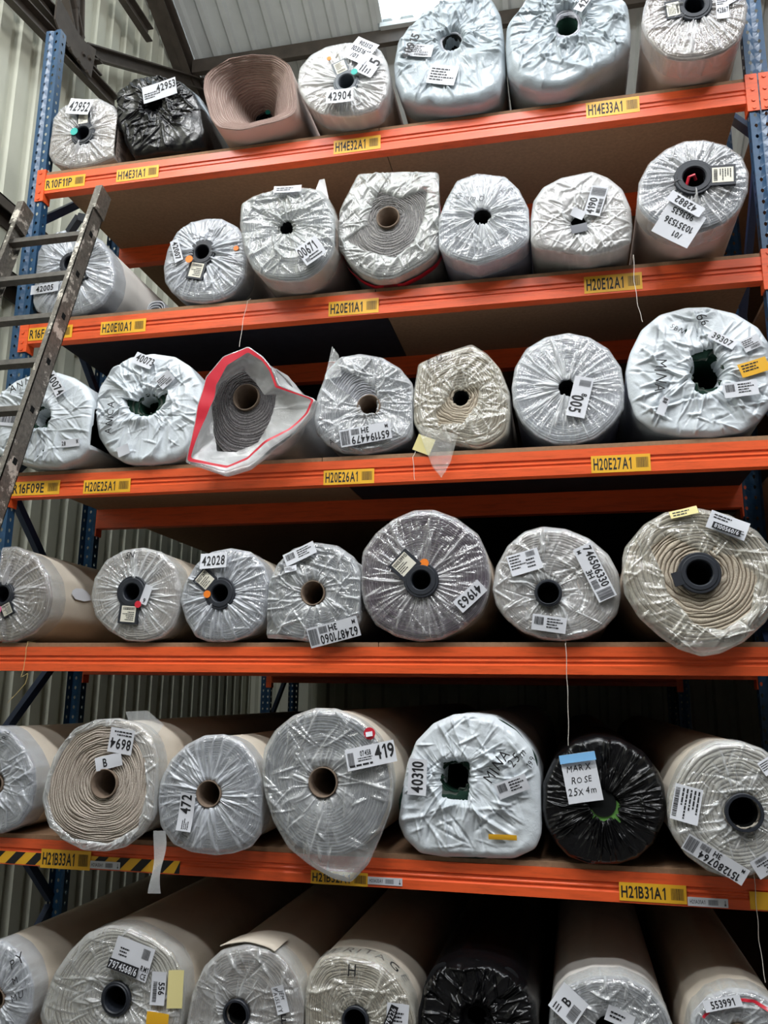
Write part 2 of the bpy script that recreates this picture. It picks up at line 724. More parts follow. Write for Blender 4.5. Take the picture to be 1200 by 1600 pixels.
ceil = bpy.data.objects.new('ceiling', None)
COL.objects.link(ceil)
structure(ceil)
SKY0, SKY1 = 1.13, 1.13 + .72
ROOFY0, ROOFY1 = -3.4, BACKY + .15
PURL = [2.56, 4.5, .62, -1.2]


def rooflight(x0, x1, y0, y1, num):
    """a translucent sheet in the roof, with a light portal so the sky is sampled through it"""
    vs = [(x, y, roofz(y) + d) for d in (.03, .034) for x, y in ((x0, y1), (x1, y1), (x1, y0), (x0, y0))]
    o = structure(mesh_np('window_%d' % num, vs, [(0, 1, 2, 3), (7, 6, 5, 4), (0, 4, 5, 1), (1, 5, 6, 2), (2, 6, 7, 3), (3, 7, 4, 0)], M['rooflight']))
    d = bpy.data.lights.new('rooflight_portal', 'AREA')
    d.shape = 'RECTANGLE'
    d.size, d.size_y = x1 - x0, (y1 - y0) / math.cos(math.atan(RT))
    d.cycles.is_portal = True
    p = bpy.data.objects.new('rooflight_portal', d)
    COL.objects.link(p)
    ym = (y0 + y1) / 2
    p.location = ((x0 + x1) / 2, ym, roofz(ym) + .02)
    p.rotation_euler = (-math.atan(RT), 0, 0)
    return o


def roof_sheet(x0, n, y0, y1, mat, name):
    V, F = [], []
    for (u, d) in rib_profile(n, .18, .035):
        for y in (y0, y1):
            V += [(x0 + u, y, roofz(y) + .035 - d), (x0 + u, y, roofz(y) + .041 - d)]
    m = len(V) // 4
    for k in range(m - 1):
        for a, b in ((0, 2), (2, 3), (3, 1), (1, 0)):
            F.append((4 * k + a, 4 * k + b, 4 * k + 4 + b, 4 * k + 4 + a))
    return mesh_np(name, V, F, mat, ceil)


x = SKY0 - 2 * .9
for i in range(11):
    if i == 2:
        roof_sheet(x, 4, PURL[0] - .06, ROOFY1, M['roof'], 'roof_sheet')
        roof_sheet(x, 4, ROOFY0, PURL[2], M['roof'], 'roof_sheet')
        x += .72
        continue
    if i in (0, 4, 7):
        roof_sheet(x, 5, -.4, ROOFY1, M['roof'], 'roof_sheet')
        rooflight(x, x + .9, ROOFY0, -.4, {0: 2, 4: 3, 7: 4}[i])  # unseen rooflights, added to bring more daylight onto wall and roof
    else:
        roof_sheet(x, 5, ROOFY0, ROOFY1, M['roof'], 'roof_sheet')
    x += .9
win = rooflight(SKY0, SKY1, PURL[2], PURL[0] - .06, 1)
fr = MB()
for xx in (SKY0, SKY1):
    fr.bar((xx, PURL[0] - .06, roofz(PURL[0] - .06) + .01), (xx, PURL[2], roofz(PURL[2]) + .01), .04, .03)
fr.bar((SKY0, PURL[0] - .05, roofz(PURL[0]) + .0), (SKY1, PURL[0] - .05, roofz(PURL[0]) + .0), .05, .04)
fr.build('window_frame', M['roof'], win)
for i, y in enumerate(PURL):
    m = MB()
    z = roofz(y) - .01
    m.prism([(y - .03, z), (y + .03, z), (y + .03, z - .012), (y - .018, z - .012), (y - .018, z - .12), (y + .02, z - .12), (y + .02, z - .13), (y - .03, z - .13)], 'x', WX + .15, 9.0)
    structure(m.build('trim_%d' % (i + 1), M['steel']))
# sloping rafter against the gable wall, an I section
m = MB()
for off, wd in ((-.02, .14), (-.2, .14), ):
    m.bar((WX + .09, -3.4, roofz(-3.4) + off), (WX + .09, 5.0, roofz(5.0) + off), wd, .018)
m.bar((WX + .09, -3.4, roofz(-3.4) - .11), (WX + .09, 5.0, roofz(5.0) - .11), .014, .19)
structure(m.build('trim_5', M['steel']))
# the rest of the shed behind the camera: far slope of the roof and the walls that close it
rz = roofz(-3.4)
mesh_np('roof_slope', [(WX - .1, -3.4, rz), (9.2, -3.4, rz), (9.2, -10, rz - 6.6 * RT), (WX - .1, -10, rz - 6.6 * RT), (WX - .1, -3.4, rz + .05), (9.2, -3.4, rz + .05), (9.2, -10, rz - 6.6 * RT + .05), (WX - .1, -10, rz - 6.6 * RT + .05)],
        [(0, 1, 2, 3), (7, 6, 5, 4), (0, 4, 5, 1), (1, 5, 6, 2), (2, 6, 7, 3), (3, 7, 4, 0)], M['shed'], ceil)
structure(MB().box(WX - .1, WX, -10, -3.4, 0, rz + .1).build('wall_left_far', M['shed']))
structure(MB().box(5.6, 5.7, -.6, BACKY + .2, 0, roofz(-.6)).box(9.0, 9.1, -10, -.6, 0, rz + .1).box(5.6, 9.1, -.65, -.6, 0, roofz(-.65)).build('wall_right', M['shed']))  # unseen inner leg is stepped in to block light behind the rack
structure(MB().box(WX - .1, 9.1, -10.1, -10, 0, rz - 6.6 * RT + .1).build('wall_front', M['shed']))
# rails along the cladding
for i, z in enumerate((4.62, 4.21)):
    m = MB()
    m.box(WX, WX + .012, -2.4, 4.9, z - .07, z + .07).box(WX, WX + .07, -2.4, 4.9, z + .06, z + .07).box(WX + .06, WX + .07, -2.4, 4.9, z + .0, z + .07)
    structure(m.build('trim_%d' % (6 + i), M['steel']))


# truss members lying just inside the gable wall, each member its own part
def pw(px, py, X=WX + .14):
    return on_x(px, py, X)


truss = bpy.data.objects.new('trim_8', None)
COL.objects.link(truss)
structure(truss)


def member(a, b, wd, th=.05, angle=True):
    a, b = Vector(pw(*a)), Vector(pw(*b))
    m = MB()
    d = (b - a).normalized()
    m.bar(a, b, .012, wd, (1, 0, 0) if False else (0, 0, 1))
    n = d.cross(Vector((1, 0, 0))).normalized()
    m.bar(a + n * wd / 2 + Vector((th / 2, 0, 0)), b + n * wd / 2 + Vector((th / 2, 0, 0)), .05 if th < .05 else th, .01, n)
    m.bar(a - n * wd / 2 + Vector((th / 2, 0, 0)), b - n * wd / 2 + Vector((th / 2, 0, 0)), .05 if th < .05 else th, .01, n)
    return m.build('truss_member', M['steel'], truss)


member((-40, -62), (178, 166), .10)
member((-2, -70), (150, 110), .09)
member((92, -50), (116, 60), .10)
member((118, -50), (116, 62), .07)
member((130, 80), (330, 138), .085)
member((180, -20), (230, 56), .11)
gp = [pw(*q, WX + .2) for q in ((88, -8), (124, 60), (148, 78), (140, 122), (96, 64), (84, 30))]
MB().add([tuple(p) for p in gp] + [(p[0] + .012, p[1], p[2]) for p in gp], [(0, 1, 2, 3, 4, 5), (11, 10, 9, 8, 7, 6)] + [(i, (i + 1) % 6, 6 + (i + 1) % 6, 6 + i) for i in range(6)]).build('gusset_plate', M['steel'], truss)
bl = MB()
for q in ((103, 64), (111, 77), (124, 94), (137, 112), (132, 84), (141, 90)):
    bl.disc(pw(*q, WX + .218), (1, 0, 0), .018, .02, 6)
o = bl.build('bolt_heads', M['steel'], truss)
o['kind'] = 'stuff'

# ------------------------------------------------------------------ racking
W = 3.3
UP = .085
LEV = [4.38758552, 3.58450005, 2.82429229, 2.04576384, 1.25614719, .385]
BH = .103
BT = .018
DEP = .7237
POST_TOP = 5.27


def post_mesh():
    """C section upright with two real columns of slots in the front and one in each flank"""
    V, F = [], []
    pitch = .05
    n = int(POST_TOP / pitch)

    def panel(P, du, dv, cols):
        # P(u, v) -> 3-D; cells du wide
        for c in range(cols):
            for r in range(n):
                b = len(V)
                u0, v0 = c * du, r * pitch
                outer = [(0, 0), (.5, 0), (1, 0), (1, .5), (1, 1), (.5, 1), (0, 1), (0, .5)]
                for (a, bb) in outer:
                    V.append(P(u0 + a * du, v0 + bb * pitch))
                hu, hv = .0065, .0095
                for k in range(8):
                    an = PI * 1.25 + k * PI / 4
                    sh = 1.0 if math.sin(an) > 0 else .8
                    V.append(P(u0 + du / 2 + hu * math.cos(an) * (1 if math.sin(an) > -.2 else .75), v0 + pitch / 2 + hv * math.sin(an)))
                for k in range(8):
                    F.append((b + k, b + (k + 1) % 8, b + 8 + (k + 1) % 8, b + 8 + k))

    groove = lambda u: .007 * max(0, 1 - abs(u - .0425) / .012)
    panel(lambda u, v: (-UP + u, groove(u), v), .0425, pitch, 2)
    panel(lambda u, v: (-UP, u, v), .05, pitch, 1)
    panel(lambda u, v: (0, .05 - u, v), .05, pitch, 1)
    b = len(V)
    return V, F


PV, PF = post_mesh()
post_me = None


def frame(x, y, label):
    """an upright frame: front post, rear post, bracing, feet"""
    global post_me
    e = empty('upright_frame', (x, y, 0), label, 'rack frame', 'blue upright frames of the racking')
    if post_me is None:
        o = mesh_np('post', PV, PF, M['blue'], e)
        post_me = o.data
        sm = o.modifiers
    else:
        o = link(bpy.data.objects.new('post', post_me), e)
    o2 = link(bpy.data.objects.new('post', post_me), e)
    o2.location = (-UP, DEP + .05, 0)
    o2.rotation_euler = (0, 0, PI)
    for yy in (0, DEP - .03):
        MB().box(-UP - .01, .01, yy - .01, yy + .09, 0, .008).build('foot_plate', M['darkblue'], e)
    zz = [.2]
    up = True
    while zz[-1] < POST_TOP - .5:
        a, b2 = (.05, DEP - .03) if up else (DEP - .03, .05)
        MB().bar((-.05, a, zz[-1]), (-.05, b2, min(zz[-1] + .62, POST_TOP - .05)), .04, .03, (1, 0, 0)).build('brace', M['darkblue'], e)
        zz.append(zz[-1] + .66)
        up = not up
    MB().bar((-.05, .04, .16), (-.05, DEP - .02, .16), .04, .03).build('brace', M['darkblue'], e)
    return e


frame(0, 0, 'blue perforated upright frame behind the splattered ladder, front bay')
frame(W + UP, 0, 'blue perforated upright frame where two rows of orange connectors meet')
frame(0, 3.6, 'dark blue upright frame deep inside the rack near the cladding')
frame(W + UP, 3.6, 'dark blue upright frame deep inside the rack, far from the cladding')

LEVNAME = ['top shelf', 'second shelf down', 'third shelf down', 'fourth shelf down', 'fifth shelf down', 'bottom shelf']


def beam_profile():
    d = .05
    return [(0, 0), (0, -.036), (.006, -.041), (.006, -.048), (.002, -.052), (.002, -.056), (.006, -.060), (.006, -.066), (0, -.071), (0, -BH), (d, -BH), (d, 0)]


beam_cache = {}


def beam(x0, x1, y, z, label, rear=False, left=True, right=True):
    """orange shelf rail with its connector plates; rear ones face the other way"""
    sg = -1 if rear else 1
    x0, x1 = x0 + .0015, x1 - .0015
    e = empty('shelf_rail', (x0, y, z), label, 'shelf beam', 'orange beams of the racking')
    key = (round(x1 - x0, 3), rear)
    if key in beam_cache:
        link(bpy.data.objects.new('rail', beam_cache[key]), e)
    else:
        pr = [(sg * p, q) for p, q in beam_profile()]
        if rear:
            pr = pr[::-1]
        o = MB().prism(pr, 'x', 0, x1 - x0).build('rail', M['orange'], e)
        beam_cache[key] = o.data
    L = x1 - x0
    for side, on in ((0, left), (1, right)):
        if not on:
            continue
        kk = ('c', side, rear)
        if kk not in beam_cache:
            c = MB()
            xs = (-.041, 0) if side == 0 else (0, .041)
            c.box(xs[0], xs[1], min(-.006 * sg, -.001 * sg), max(-.006 * sg, -.001 * sg), -.145, .03)
            fx = (0, .006) if side == 0 else (-.006, 0)
            c.box(fx[0], fx[1], min(-.006 * sg, .05 * sg), max(-.006 * sg, .05 * sg), -.145, .03)
            for rz in (.012, -.045, -.095, -.13):
                c.disc(((xs[0] + xs[1]) / 2, -.007 * sg, rz), (0, 1, 0), .008, .006, 8)
            o = c.build('connector', M['orange'], e)
            beam_cache[kk] = o.data
        else:
            o = link(bpy.data.objects.new('connector', beam_cache[kk]), e)
        o.location = (0 if side == 0 else L, 0, 0)
    return e


front = []
for k, z in enumerate(LEV):
    front.append(beam(0, W, 0, z, 'orange beam along the front edge of the %s' % LEVNAME[k]))
    beam(0, W, DEP + .05, z, 'orange beam at the back of the %s, in shadow' % LEVNAME[k], rear=True)
    beam(0, W, 3.6, z, 'orange beam deep under the rolls of the %s' % LEVNAME[k])
    beam(W + UP, W + UP + 1.6, 0, z, 'orange beam of the neighbouring bay level with the %s' % LEVNAME[k])
    tag(MB().box(W + UP + .01, W + UP + 1.59, .004, 4.98, z + .0005, z + BT).build('shelf_board', M['chip']), 'brown chipboard deck board added unseen in the neighbouring bay to block light, level with the %s' % LEVNAME[k], 'board', 'deck boards lying on the beams')  # unseen boards added to keep side light from reaching the back
NB = frame(W + UP + 1.6 + UP, 0, 'blue perforated upright frame at the end of the neighbouring bay')

# shelf boards: two or three panels to each level
SPLIT = [1.72, None, None, 1.75, 1.6, 1.65]
SPLIT[1] = on_z(622, 530, LEV[1])[0]
SPLIT[2] = on_z(555, 770, LEV[2])[0]
bcol = [('chip', 'chip'), ('ply', 'chip'), ('chip', 'ply'), ('chip', 'chip'), ('chip', 'chip'), ('chip', 'chip')]
for k, z in enumerate(LEV):
    xs = [.006, float(SPLIT[k]), W - .008]
    for j in range(2):
        m = MB().box(xs[j] + .002, xs[j + 1] - .002, .004, 4.98, z + .0005, z + BT)
        o = m.build('shelf_board', M[bcol[k][j]])
        if bcol[k][j] == 'ply':
            MB().box(xs[j] + .002, xs[j + 1] - .002, .0025, .004, z + .0005, z + BT).build('edge_strip', M['chip'], o)
        what = 'brown chipboard' if bcol[k][j] == 'chip' else 'dark faced'
        tag(o, '%s deck board of the %s, %s' % (what, LEVNAME[k], ('ladder end', 'end away from the ladder')[j]), 'board', 'deck boards lying on the beams')


# stickers along the beams
def beam_label(k, px0, py0, px1, py1, items, mat='labelyellow', name='location_label', ink='ink', y=-.0015):
    a, b = on_y(px0, (py0 + py1) / 2, y), on_y(px1, (py0 + py1) / 2, y)
    cz = on_y((px0 + px1) / 2, (py0 + py1) / 2, y)[2]
    h = on_y((px0 + px1) / 2, py0, y)[2] - on_y((px0 + px1) / 2, py1, y)[2]
    wd = b[0] - a[0]
    e = front[k]
    cx, cz = max((a[0] + b[0]) / 2, wd / 2 + .004), cz - LEV[k]
    o = MB().box(cx - wd / 2, cx + wd / 2, y, y + .0012, cz - h / 2, cz + h / 2).build(name, M[mat], e)
    if items:
        v, f = layout(items, wd, h)
        V = np.stack([v[:, 0] + cx, np.full(len(v), y - .0006), v[:, 1] + cz], 1)
        mesh_np('lettering', V, f, M[ink], o)
    return o


def loc_label(k, s, x0, y0, x1, y1):
    # the boxes are read along sloping beams: use the mid height and a fixed sticker height
    my = (y0 + y1) / 2
    hh = (x1 - x0) / 66 * 19 / 2
    beam_label(k, x0, my - hh, x1, my + hh, [('t', s, -.14, 0, .66, .64), ('b', .36, .02, .2, .6)])


loc_label(0, 'R10F11P', 62, 275, 124, 297)
loc_label(0, 'H14E31A1', 182, 261, 247, 281)
loc_label(0, 'H14E32A1', 521, 216, 594, 236)
loc_label(0, 'H14E33A1', 915, 158, 999, 177)
loc_label(1, 'R16F04V', 33, 511, 101, 531)
loc_label(1, 'H20E10A1', 157, 502, 227, 519)
loc_label(1, 'H20E11A1', 513, 470, 591, 490)
loc_label(1, 'H20E12A1', 912, 431, 1003, 453)
loc_label(2, 'R16F09E', -2, 752, 73, 775)
loc_label(2, 'H20E25A1', 130, 750, 203, 769)
loc_label(2, 'H20E26A1', 505, 735, 584, 755)
loc_label(2, 'H20E27A1', 923, 713, 1016, 735)

# black and yellow tape on the fifth beam
e = front[4]
xa, xb = -.0, float(on_y(281, 1350, 0)[0])
zt0, zt1 = -BH + .004, -.052
tp = MB().box(xa, xb, -.0009, -.0001, zt0, zt1).build('hazard_tape', M['labelyellow'], e)
hh = zt1 - zt0
st = MB()
x = xa - .02
while x < xb - .02:
    q = [(max(xa, x), zt0), (min(xb, x + .045), zt0), (min(xb, x + .045 + hh), zt1), (max(xa, min(xb, x + hh)), zt1)]
    st.add([(a, -.0014, b) for a, b in q], [(0, 1, 2, 3)])
    x += .095
o = st.build('black_stripes', M['ink'], tp)
o['kind'] = 'stuff'
beam_label(4, 63, 1328, 141, 1358, [('t', 'H21B33A1', -.14, 0, .62, .64), ('b', .36, .0, .2, .62)], y=-.003)
beam_label(4, 967, 1381, 1072, 1410, [('t', 'H21B31A1', -.14, 0, .62, .66), ('b', .37, .0, .2, .62)], y=-.003)
ARROW = [('r', .42, -.3, .435, .3), ('r', .405, -.32, .45, -.1)]
for (x0, y0, x1, y1, s) in ((140, 1346, 187, 1358, 'H21A33A1'), (574, 1371, 628, 1383, 'H21A32A1'), (1074, 1403, 1137, 1417, 'H21A31A1')):
    beam_label(4, x0, y0, x1, y1, [('t', s, -.26, 0, .42, .38), ('b', .14, 0, .26, .6)] + ARROW, 'paper', 'small_label', 'greyink', y=-.003)
beam_label(4, 485, 1362, 574, 1383, [('t', 'H21B32A1', -.14, 0, .62, .66), ('b', .37, .0, .2, .62)], y=-.002)
beam_label(4, 1171, 1394, 1215, 1422, [], y=-.003)

# ------------------------------------------------------------------ carpet rolls
NT_B = 112      # segments round the body
NT_F = 420      # segments round the film


def poly_radius(pts, c, n, sigma=3.0):
    """polar radius of a closed polygon about c"""
    P = np.asarray(pts, float) - c
    th = np.linspace(0, 2 * PI, n, endpoint=False)
    d = np.stack([np.cos(th), np.sin(th)], 1)
    A, Bq = P, np.roll(P, -1, 0)
    E = Bq - A
    R = np.zeros(n)
    for i in range(len(A)):
        den = d[:, 0] * E[i, 1] - d[:, 1] * E[i, 0]
        den = np.where(np.abs(den) < 1e-12, 1e-12, den)
        tt = (A[i, 0] * E[i, 1] - A[i, 1] * E[i, 0]) / den
        uu = (A[i, 0] * d[:, 1] - A[i, 1] * d[:, 0]) / den
        ok = (tt > 0) & (uu >= -1e-6) & (uu <= 1 + 1e-6)
        R = np.where(ok & (tt > R), tt, R)
    k = max(1, int(sigma / 360 * n * 3))
    if sigma > 0:
        ker = np.exp(-.5 * ((np.arange(-k, k + 1)) / max(.5, sigma / 360 * n)) ** 2)
        ker /= ker.sum()
        R = np.convolve(np.concatenate([R[-k:], R, R[:k]]), ker, 'valid')
    return th, R


def grid_faces(nr, nt):
    i = np.arange(nr - 1)[:, None]
    j = np.arange(nt)[None, :]
    a = i * nt + j
    b = i * nt + (j + 1) % nt
    return np.stack([a, b, b + nt, a + nt], -1).reshape(-1, 4)


ROLLS = []


class Roll:
    def __init__(s, row, core, outline, label, pile='taupe', back='cream', y0=None, yb=None, film='pleat', style='pleat', rc=.032, layer=.0085, body=None, hole=None,
                 dish=.0, tele=0., length=4.0, seed=0, skirt=.10, hang=False, core_kind='tube', plug=None, amp=1.0, group=None, bulge=.012, rim=.012):
        s.seed = seed
        s.row = row
        s.rim = rim if film else .004
        if plug:
            core_kind = 'dark'
        zb = LEV[row] + BT + .001
        ol = np.array(outline, float)
        low = ol[ol[:, 1].argmax()]
        if y0 is None:
            y0 = on_z(low[0], yb if yb else low[1], zb)[1]
            y0 = float(np.clip(y0, -.22, .04))
        s.y0 = y0
        c = on_y(core[0], core[1], y0)
        s.c = c
        s.zb = zb
        s.cz = c[2] - zb
        s.e = empty('carpet_roll', (c[0], y0, zb), label, 'carpet roll', group or 'carpet rolls on the %s' % LEVNAME[row])
        P = np.array([on_y(px, py, y0) for px, py in (body if body is not None else outline)])[:, [0, 2]]
        zmin = P[:, 1].min()
        f = (c[2] - zb) / (c[2] - zmin)
        s.fz = f
        Pb = P.copy()
        low = Pb[:, 1] < c[2]
        Pb[low, 1] = c[2] + (Pb[low, 1] - c[2]) * f
        s.th, s.Rb = poly_radius(Pb, c[[0, 2]], NT_B, 4.0)
        if body is None:
            s.Rb *= .982
        # keep it on the board
        lim = np.where(np.sin(s.th) < -.05, s.cz / np.maximum(.05, -np.sin(s.th)), 9)
        s.Rb = np.minimum(s.Rb, lim)
        Pf = np.array([on_y(px, py, y0) for px, py in outline])[:, [0, 2]]
        if not hang:
            low = Pf[:, 1] < c[2]
            Pf[low, 1] = c[2] + (Pf[low, 1] - c[2]) * ((c[2] - zb) / (c[2] - Pf[:, 1].min()))
        s.thf, s.Rf = poly_radius(Pf, c[[0, 2]], NT_F, 1.6)
        xl, xr = c[0] - .008, W - .008 - c[0]
        cs = np.cos(s.th)
        s.Rb = np.minimum(s.Rb, np.where(cs < -.02, xl / np.maximum(.02, -cs), np.where(cs > .02, xr / np.maximum(.02, cs), 9)))
        if y0 > -.05:
            cs = np.cos(s.thf)
            s.Rf = np.minimum(s.Rf, np.where(cs < -.02, xl / np.maximum(.02, -cs), np.where(cs > .02, xr / np.maximum(.02, cs), 9)))
        if not hang:
            limf = np.where(np.sin(s.thf) < -.05, (s.cz + .0005) / np.maximum(.05, -np.sin(s.thf)), 9)
            s.Rf = np.minimum(s.Rf, limf)
        Rb_f = np.interp(s.thf, np.append(s.th, 2 * PI), np.append(s.Rb, s.Rb[0]))
        s.Rbf = Rb_f
        s.Rf = np.maximum(s.Rf, Rb_f * 1.002)
        s.rc = rc
        s.dish, s.tele, s.bulge = dish, tele, bulge
        s.length = length
        s.make_body(pile, back, layer)
        ROLLS.append(s)
        if core_kind == 'tube':
            s.tube('card')
        elif core_kind == 'dark':
            s.tube('dark', out=-.004)
        elif core_kind == 'green':
            s.tube('green', out=-.01)
        if film:
            s.make_film(FILM[film], style, hole, skirt, hang, amp, film, rim)
        if plug:
            s.make_plug(**plug)

    def base_y(s, sn):
        """depth of the wound face at normalised radius sn (0 core, 1 rim)"""
        return s.dish * (1 - sn) ** 2 + s.tele * (1 - sn) ** 1.35 - s.bulge * np.sin(PI * np.clip(sn, 0, 1)) * .5 + s.rim * (1 - np.sqrt(np.clip(1 - np.clip((np.asarray(sn) - .86) / .14, 0, 1) ** 2, 0, 1)))

    def make_body(s, pile, back, layer):
        th, R = s.th, s.Rb
        rm = R.mean()
        nl = max(6, int((rm - s.rc) / (layer if pile not in ('green', 'black') else .03)))
        per = 4
        sv = [0.0]
        lay = [0.5]
        dep = [0.0]
        for i in range(nl):
            for fr, dd in ((.02, .0035), (.22, .0015), (.32, -.002), (.8, -.0025)):
                sv.append((i + fr) / nl)
                lay.append(fr)
                dep.append(dd)
        sv.append(1.0)
        lay.append(.1)
        dep.append(.001)
        sv, lay, dep = map(np.array, (sv, lay, dep))
        nr = len(sv)
        S = sv[:, None]
        jig = (vnoise(np.cos(th)[None] * 3 + 7, np.sin(th)[None] * 3 + S * nl * .9, S * nl * .37, s.seed) - .5)
        rr = s.rc + S * (R[None] - s.rc)
        rr = rr + np.where((S > 0) & (S < 1), jig * (R.mean() / nl) * 1.0, 0)
        yy = s.base_y(S) + dep[:, None] * (.7 + .6 * vnoise(np.cos(th)[None] * 9, np.sin(th)[None] * 9 + S * 31, 0, s.seed + 3))
        # whole layers slip in and out a little
        slip = (vnoise(S * nl * .5, np.cos(th)[None] * 1.5 + 3, np.sin(th)[None] * 1.5, s.seed + 9) - .5) * .012
        yy = yy + slip * np.sin(PI * S)
        X = rr * np.cos(th)[None]
        Z = rr * np.sin(th)[None] + s.cz
        Z = np.maximum(Z, .0005)
        face = np.stack([X, yy, Z], -1).reshape(-1, 3)
        # inner bore
        bore = np.stack([np.stack([s.rc * np.cos(th), np.full(NT_B, s.base_y(0.0) + d), s.rc * np.sin(th) + s.cz], 1) for d in (.7, .35)]).reshape(-1, 3)
        V = np.concatenate([bore, face])
        F = grid_faces(nr + 2, NT_B)
        A = np.concatenate([np.full(2 * NT_B, .6), np.repeat(lay, NT_B)])
        s.carpet = mesh_np('wound_carpet', V, F, PILE[pile], s.e, True, {'lay': A})
        # end of the bore
        sides = []
        L = s.length
        for d, k in ((.0, 1.0), (.006, 1.0), (.03, 1.0), (.12, .995), (.4, .99), (1.2, .985), (2.6, .985), (L, .98)):
            wob = 1 + .006 * (vnoise(np.cos(th) * 2, np.sin(th) * 2, d * 3, s.seed + 5) - .5)
            Rk = R * k * wob
            z = Rk * np.sin(th) + s.cz
            z = np.maximum(z, .0)
            sides.append(np.stack([Rk * np.cos(th), np.full(NT_B, s.base_y(1.0) + d), z], 1))
        V = np.concatenate(sides + [np.array([[0, L, s.cz]])])
        F = [tuple(q) for q in grid_faces(len(sides), NT_B)]
        n0 = (len(sides) - 1) * NT_B
        F += [(n0 + j, n0 + (j + 1) % NT_B, len(V) - 1) for j in range(NT_B)]
        s.side = mesh_np('carpet_backing', V, F, BACK[back], s.e, True)

    def tube(s, mat, out=.015):
        n = 40
        a = np.linspace(0, 2 * PI, n, endpoint=False)
        y = float(s.base_y(0.0))
        rings = [(s.rc - .004, y + .6), (s.rc - .004, y - out), (s.rc + .001, y - out), (s.rc + .001, y + .01)]
        V = [np.stack([r * np.cos(a), np.full(n, yy), r * np.sin(a) + s.cz], 1) for r, yy in rings]
        V = np.concatenate(V + [np.array([[0, y + .6, s.cz]])])
        F = [tuple(q) for q in grid_faces(4, n)] + [(j, (j + 1) % n, len(V) - 1) for j in range(n)]
        mesh_np('core_tube', V, F, M[mat], s.e, True)

    # -- the film over the end
    def make_film(s, mat, style, hole, skirt, hang, amp, key, rim):
        th, R = s.thf, s.Rf
        n = NT_F
        rnd = np.random.RandomState(s.seed + 100)
        if hole is None:
            r0 = np.full(n, s.rc * 1.02)
        elif isinstance(hole, (int, float)):
            r0 = np.full(n, hole) * (1 + .25 * (vnoise(np.cos(th) * 2.5, np.sin(th) * 2.5, 0, s.seed + 21) - .5))
        else:
            P = np.array([on_y(px, py, s.y0) for px, py in hole])[:, [0, 2]]
            _, r0 = poly_radius(P, s.c[[0, 2]], n, 1.2)
            r0 = np.maximum(r0, s.rc * .7)
        r0 = np.minimum(r0, R * .9)
        nr = 54
        sv = np.linspace(0, 1, nr) ** 1.05
        S = sv[:, None]
        r = r0[None] + S * (R - r0)[None]
        TH = np.broadcast_to(th[None], r.shape)
        sn = np.clip((r - s.rc) / (R[None] - s.rc), 0, 1)
        u, v = r * np.cos(TH), r * np.sin(TH)
        h = np.zeros_like(r)
        op = np.zeros_like(r)
        near = np.exp(-(r - r0[None]) / .06)
        if style == 'pleat':
            k = int(190)
            for _ in range(k):
                t0 = rnd.uniform(0, 2 * PI)
                bend = rnd.normal(0, .16)
                wd = rnd.uniform(.0016, .0048)
                a = rnd.uniform(.0015, .006) * amp
                s0, s1 = (0, rnd.uniform(.3, 1.15)) if rnd.rand() < .72 else (rnd.uniform(.1, .5), 1.2)
                dt = (TH - t0 - bend * (S - .2) + PI) % (2 * PI) - PI
                x = np.abs(dt) * r / wd
                g = np.exp(-x * .9) * (sstep(s0 - .05, s0 + .1, S) if s0 > 0 else 1) * (1 - sstep(s1 - .3, s1, S))
                h += a * g
                op += g * rnd.uniform(.15, .6)
            h += .005 * amp * near * vnoise(TH * 14 / PI, S * 3, 0, s.seed)
            f = ridged(u * 22 + 9, v * 22 + 5, s.seed + 2)
            h += .003 * amp * f ** 2
            op += .22 * f ** 3 + .35 * near
            op += .25 * sstep(.9, 1, S)
            g, _ = s.creases(u, v, rnd, 30, R.mean(), .7)
            h += .0035 * amp * g
            op += .3 * np.clip(g, 0, 1)
        elif style == 'loose':
            # loose bag: folds of several sizes, tent-like facets
            wx = .03 * (vnoise(u * 9, v * 9, 0, s.seed + 31) - .5)
            a1 = ridged(u * 6 + wx * 60 + s.seed, v * 6, s.seed + 1)
            a2 = ridged(u * 15 + wx * 90, v * 15 + s.seed, s.seed + 2)
            a3 = ridged(u * 38 + 3, v * 38 + wx * 120, s.seed + 3)
            rad = ridged(TH * 18 / PI + 2 * S, S * 1.4 + 4, s.seed + 4)
            msk = .3 + .7 * sstep(.35, .65, vnoise(u * 6 + 50, v * 6 + 20, 0, s.seed + 12))
            h += amp * (.010 * a1 ** 2 + .005 * a2 ** 2 * msk + .0022 * a3 ** 2 * msk + .008 * rad ** 3 * (near * .7 + .3))
            op += .2 * a1 ** 5 + .25 * a2 ** 6 * msk + .2 * a3 ** 6 * msk + .5 * rad ** 4 * (near * .7 + .3)
            op += .25 * vnoise(u * 5 + 40, v * 5, 0, s.seed + 8) + .4 * near
            g, ga = s.creases(u, v, rnd, 85, R.mean(), .4)
            h += .0065 * amp * g
            op += .35 * np.clip(ga, 0, 1)
        else:
            # heavy opaque bag: pulled towards the bore, crumpled
            lr = np.log(np.maximum(r, .01) / .05)
            wx = .03 * (vnoise(u * 7, v * 7, 0, s.seed + 31) - .5)
            rad = ridged(TH * 9 / PI + .6 * lr, lr * .8 + 4, s.seed + 4)
            rad2 = ridged(TH * 22 / PI + lr * 1.2, lr * 1.5 + 9, s.seed + 5)
            a1 = ridged(u * 5 + wx * 70 + s.seed, v * 5, s.seed + 1)
            a2 = ridged(u * 13 + wx * 90, v * 13 + s.seed, s.seed + 2)
            a3 = ridged(u * 30 + 3, v * 30 + wx * 140, s.seed + 3)
            nn = np.exp(-(r - r0[None]) / .09)
            msk = .2 + .8 * sstep(.35, .65, vnoise(u * 6 + 50, v * 6 + 20, 0, s.seed + 12))
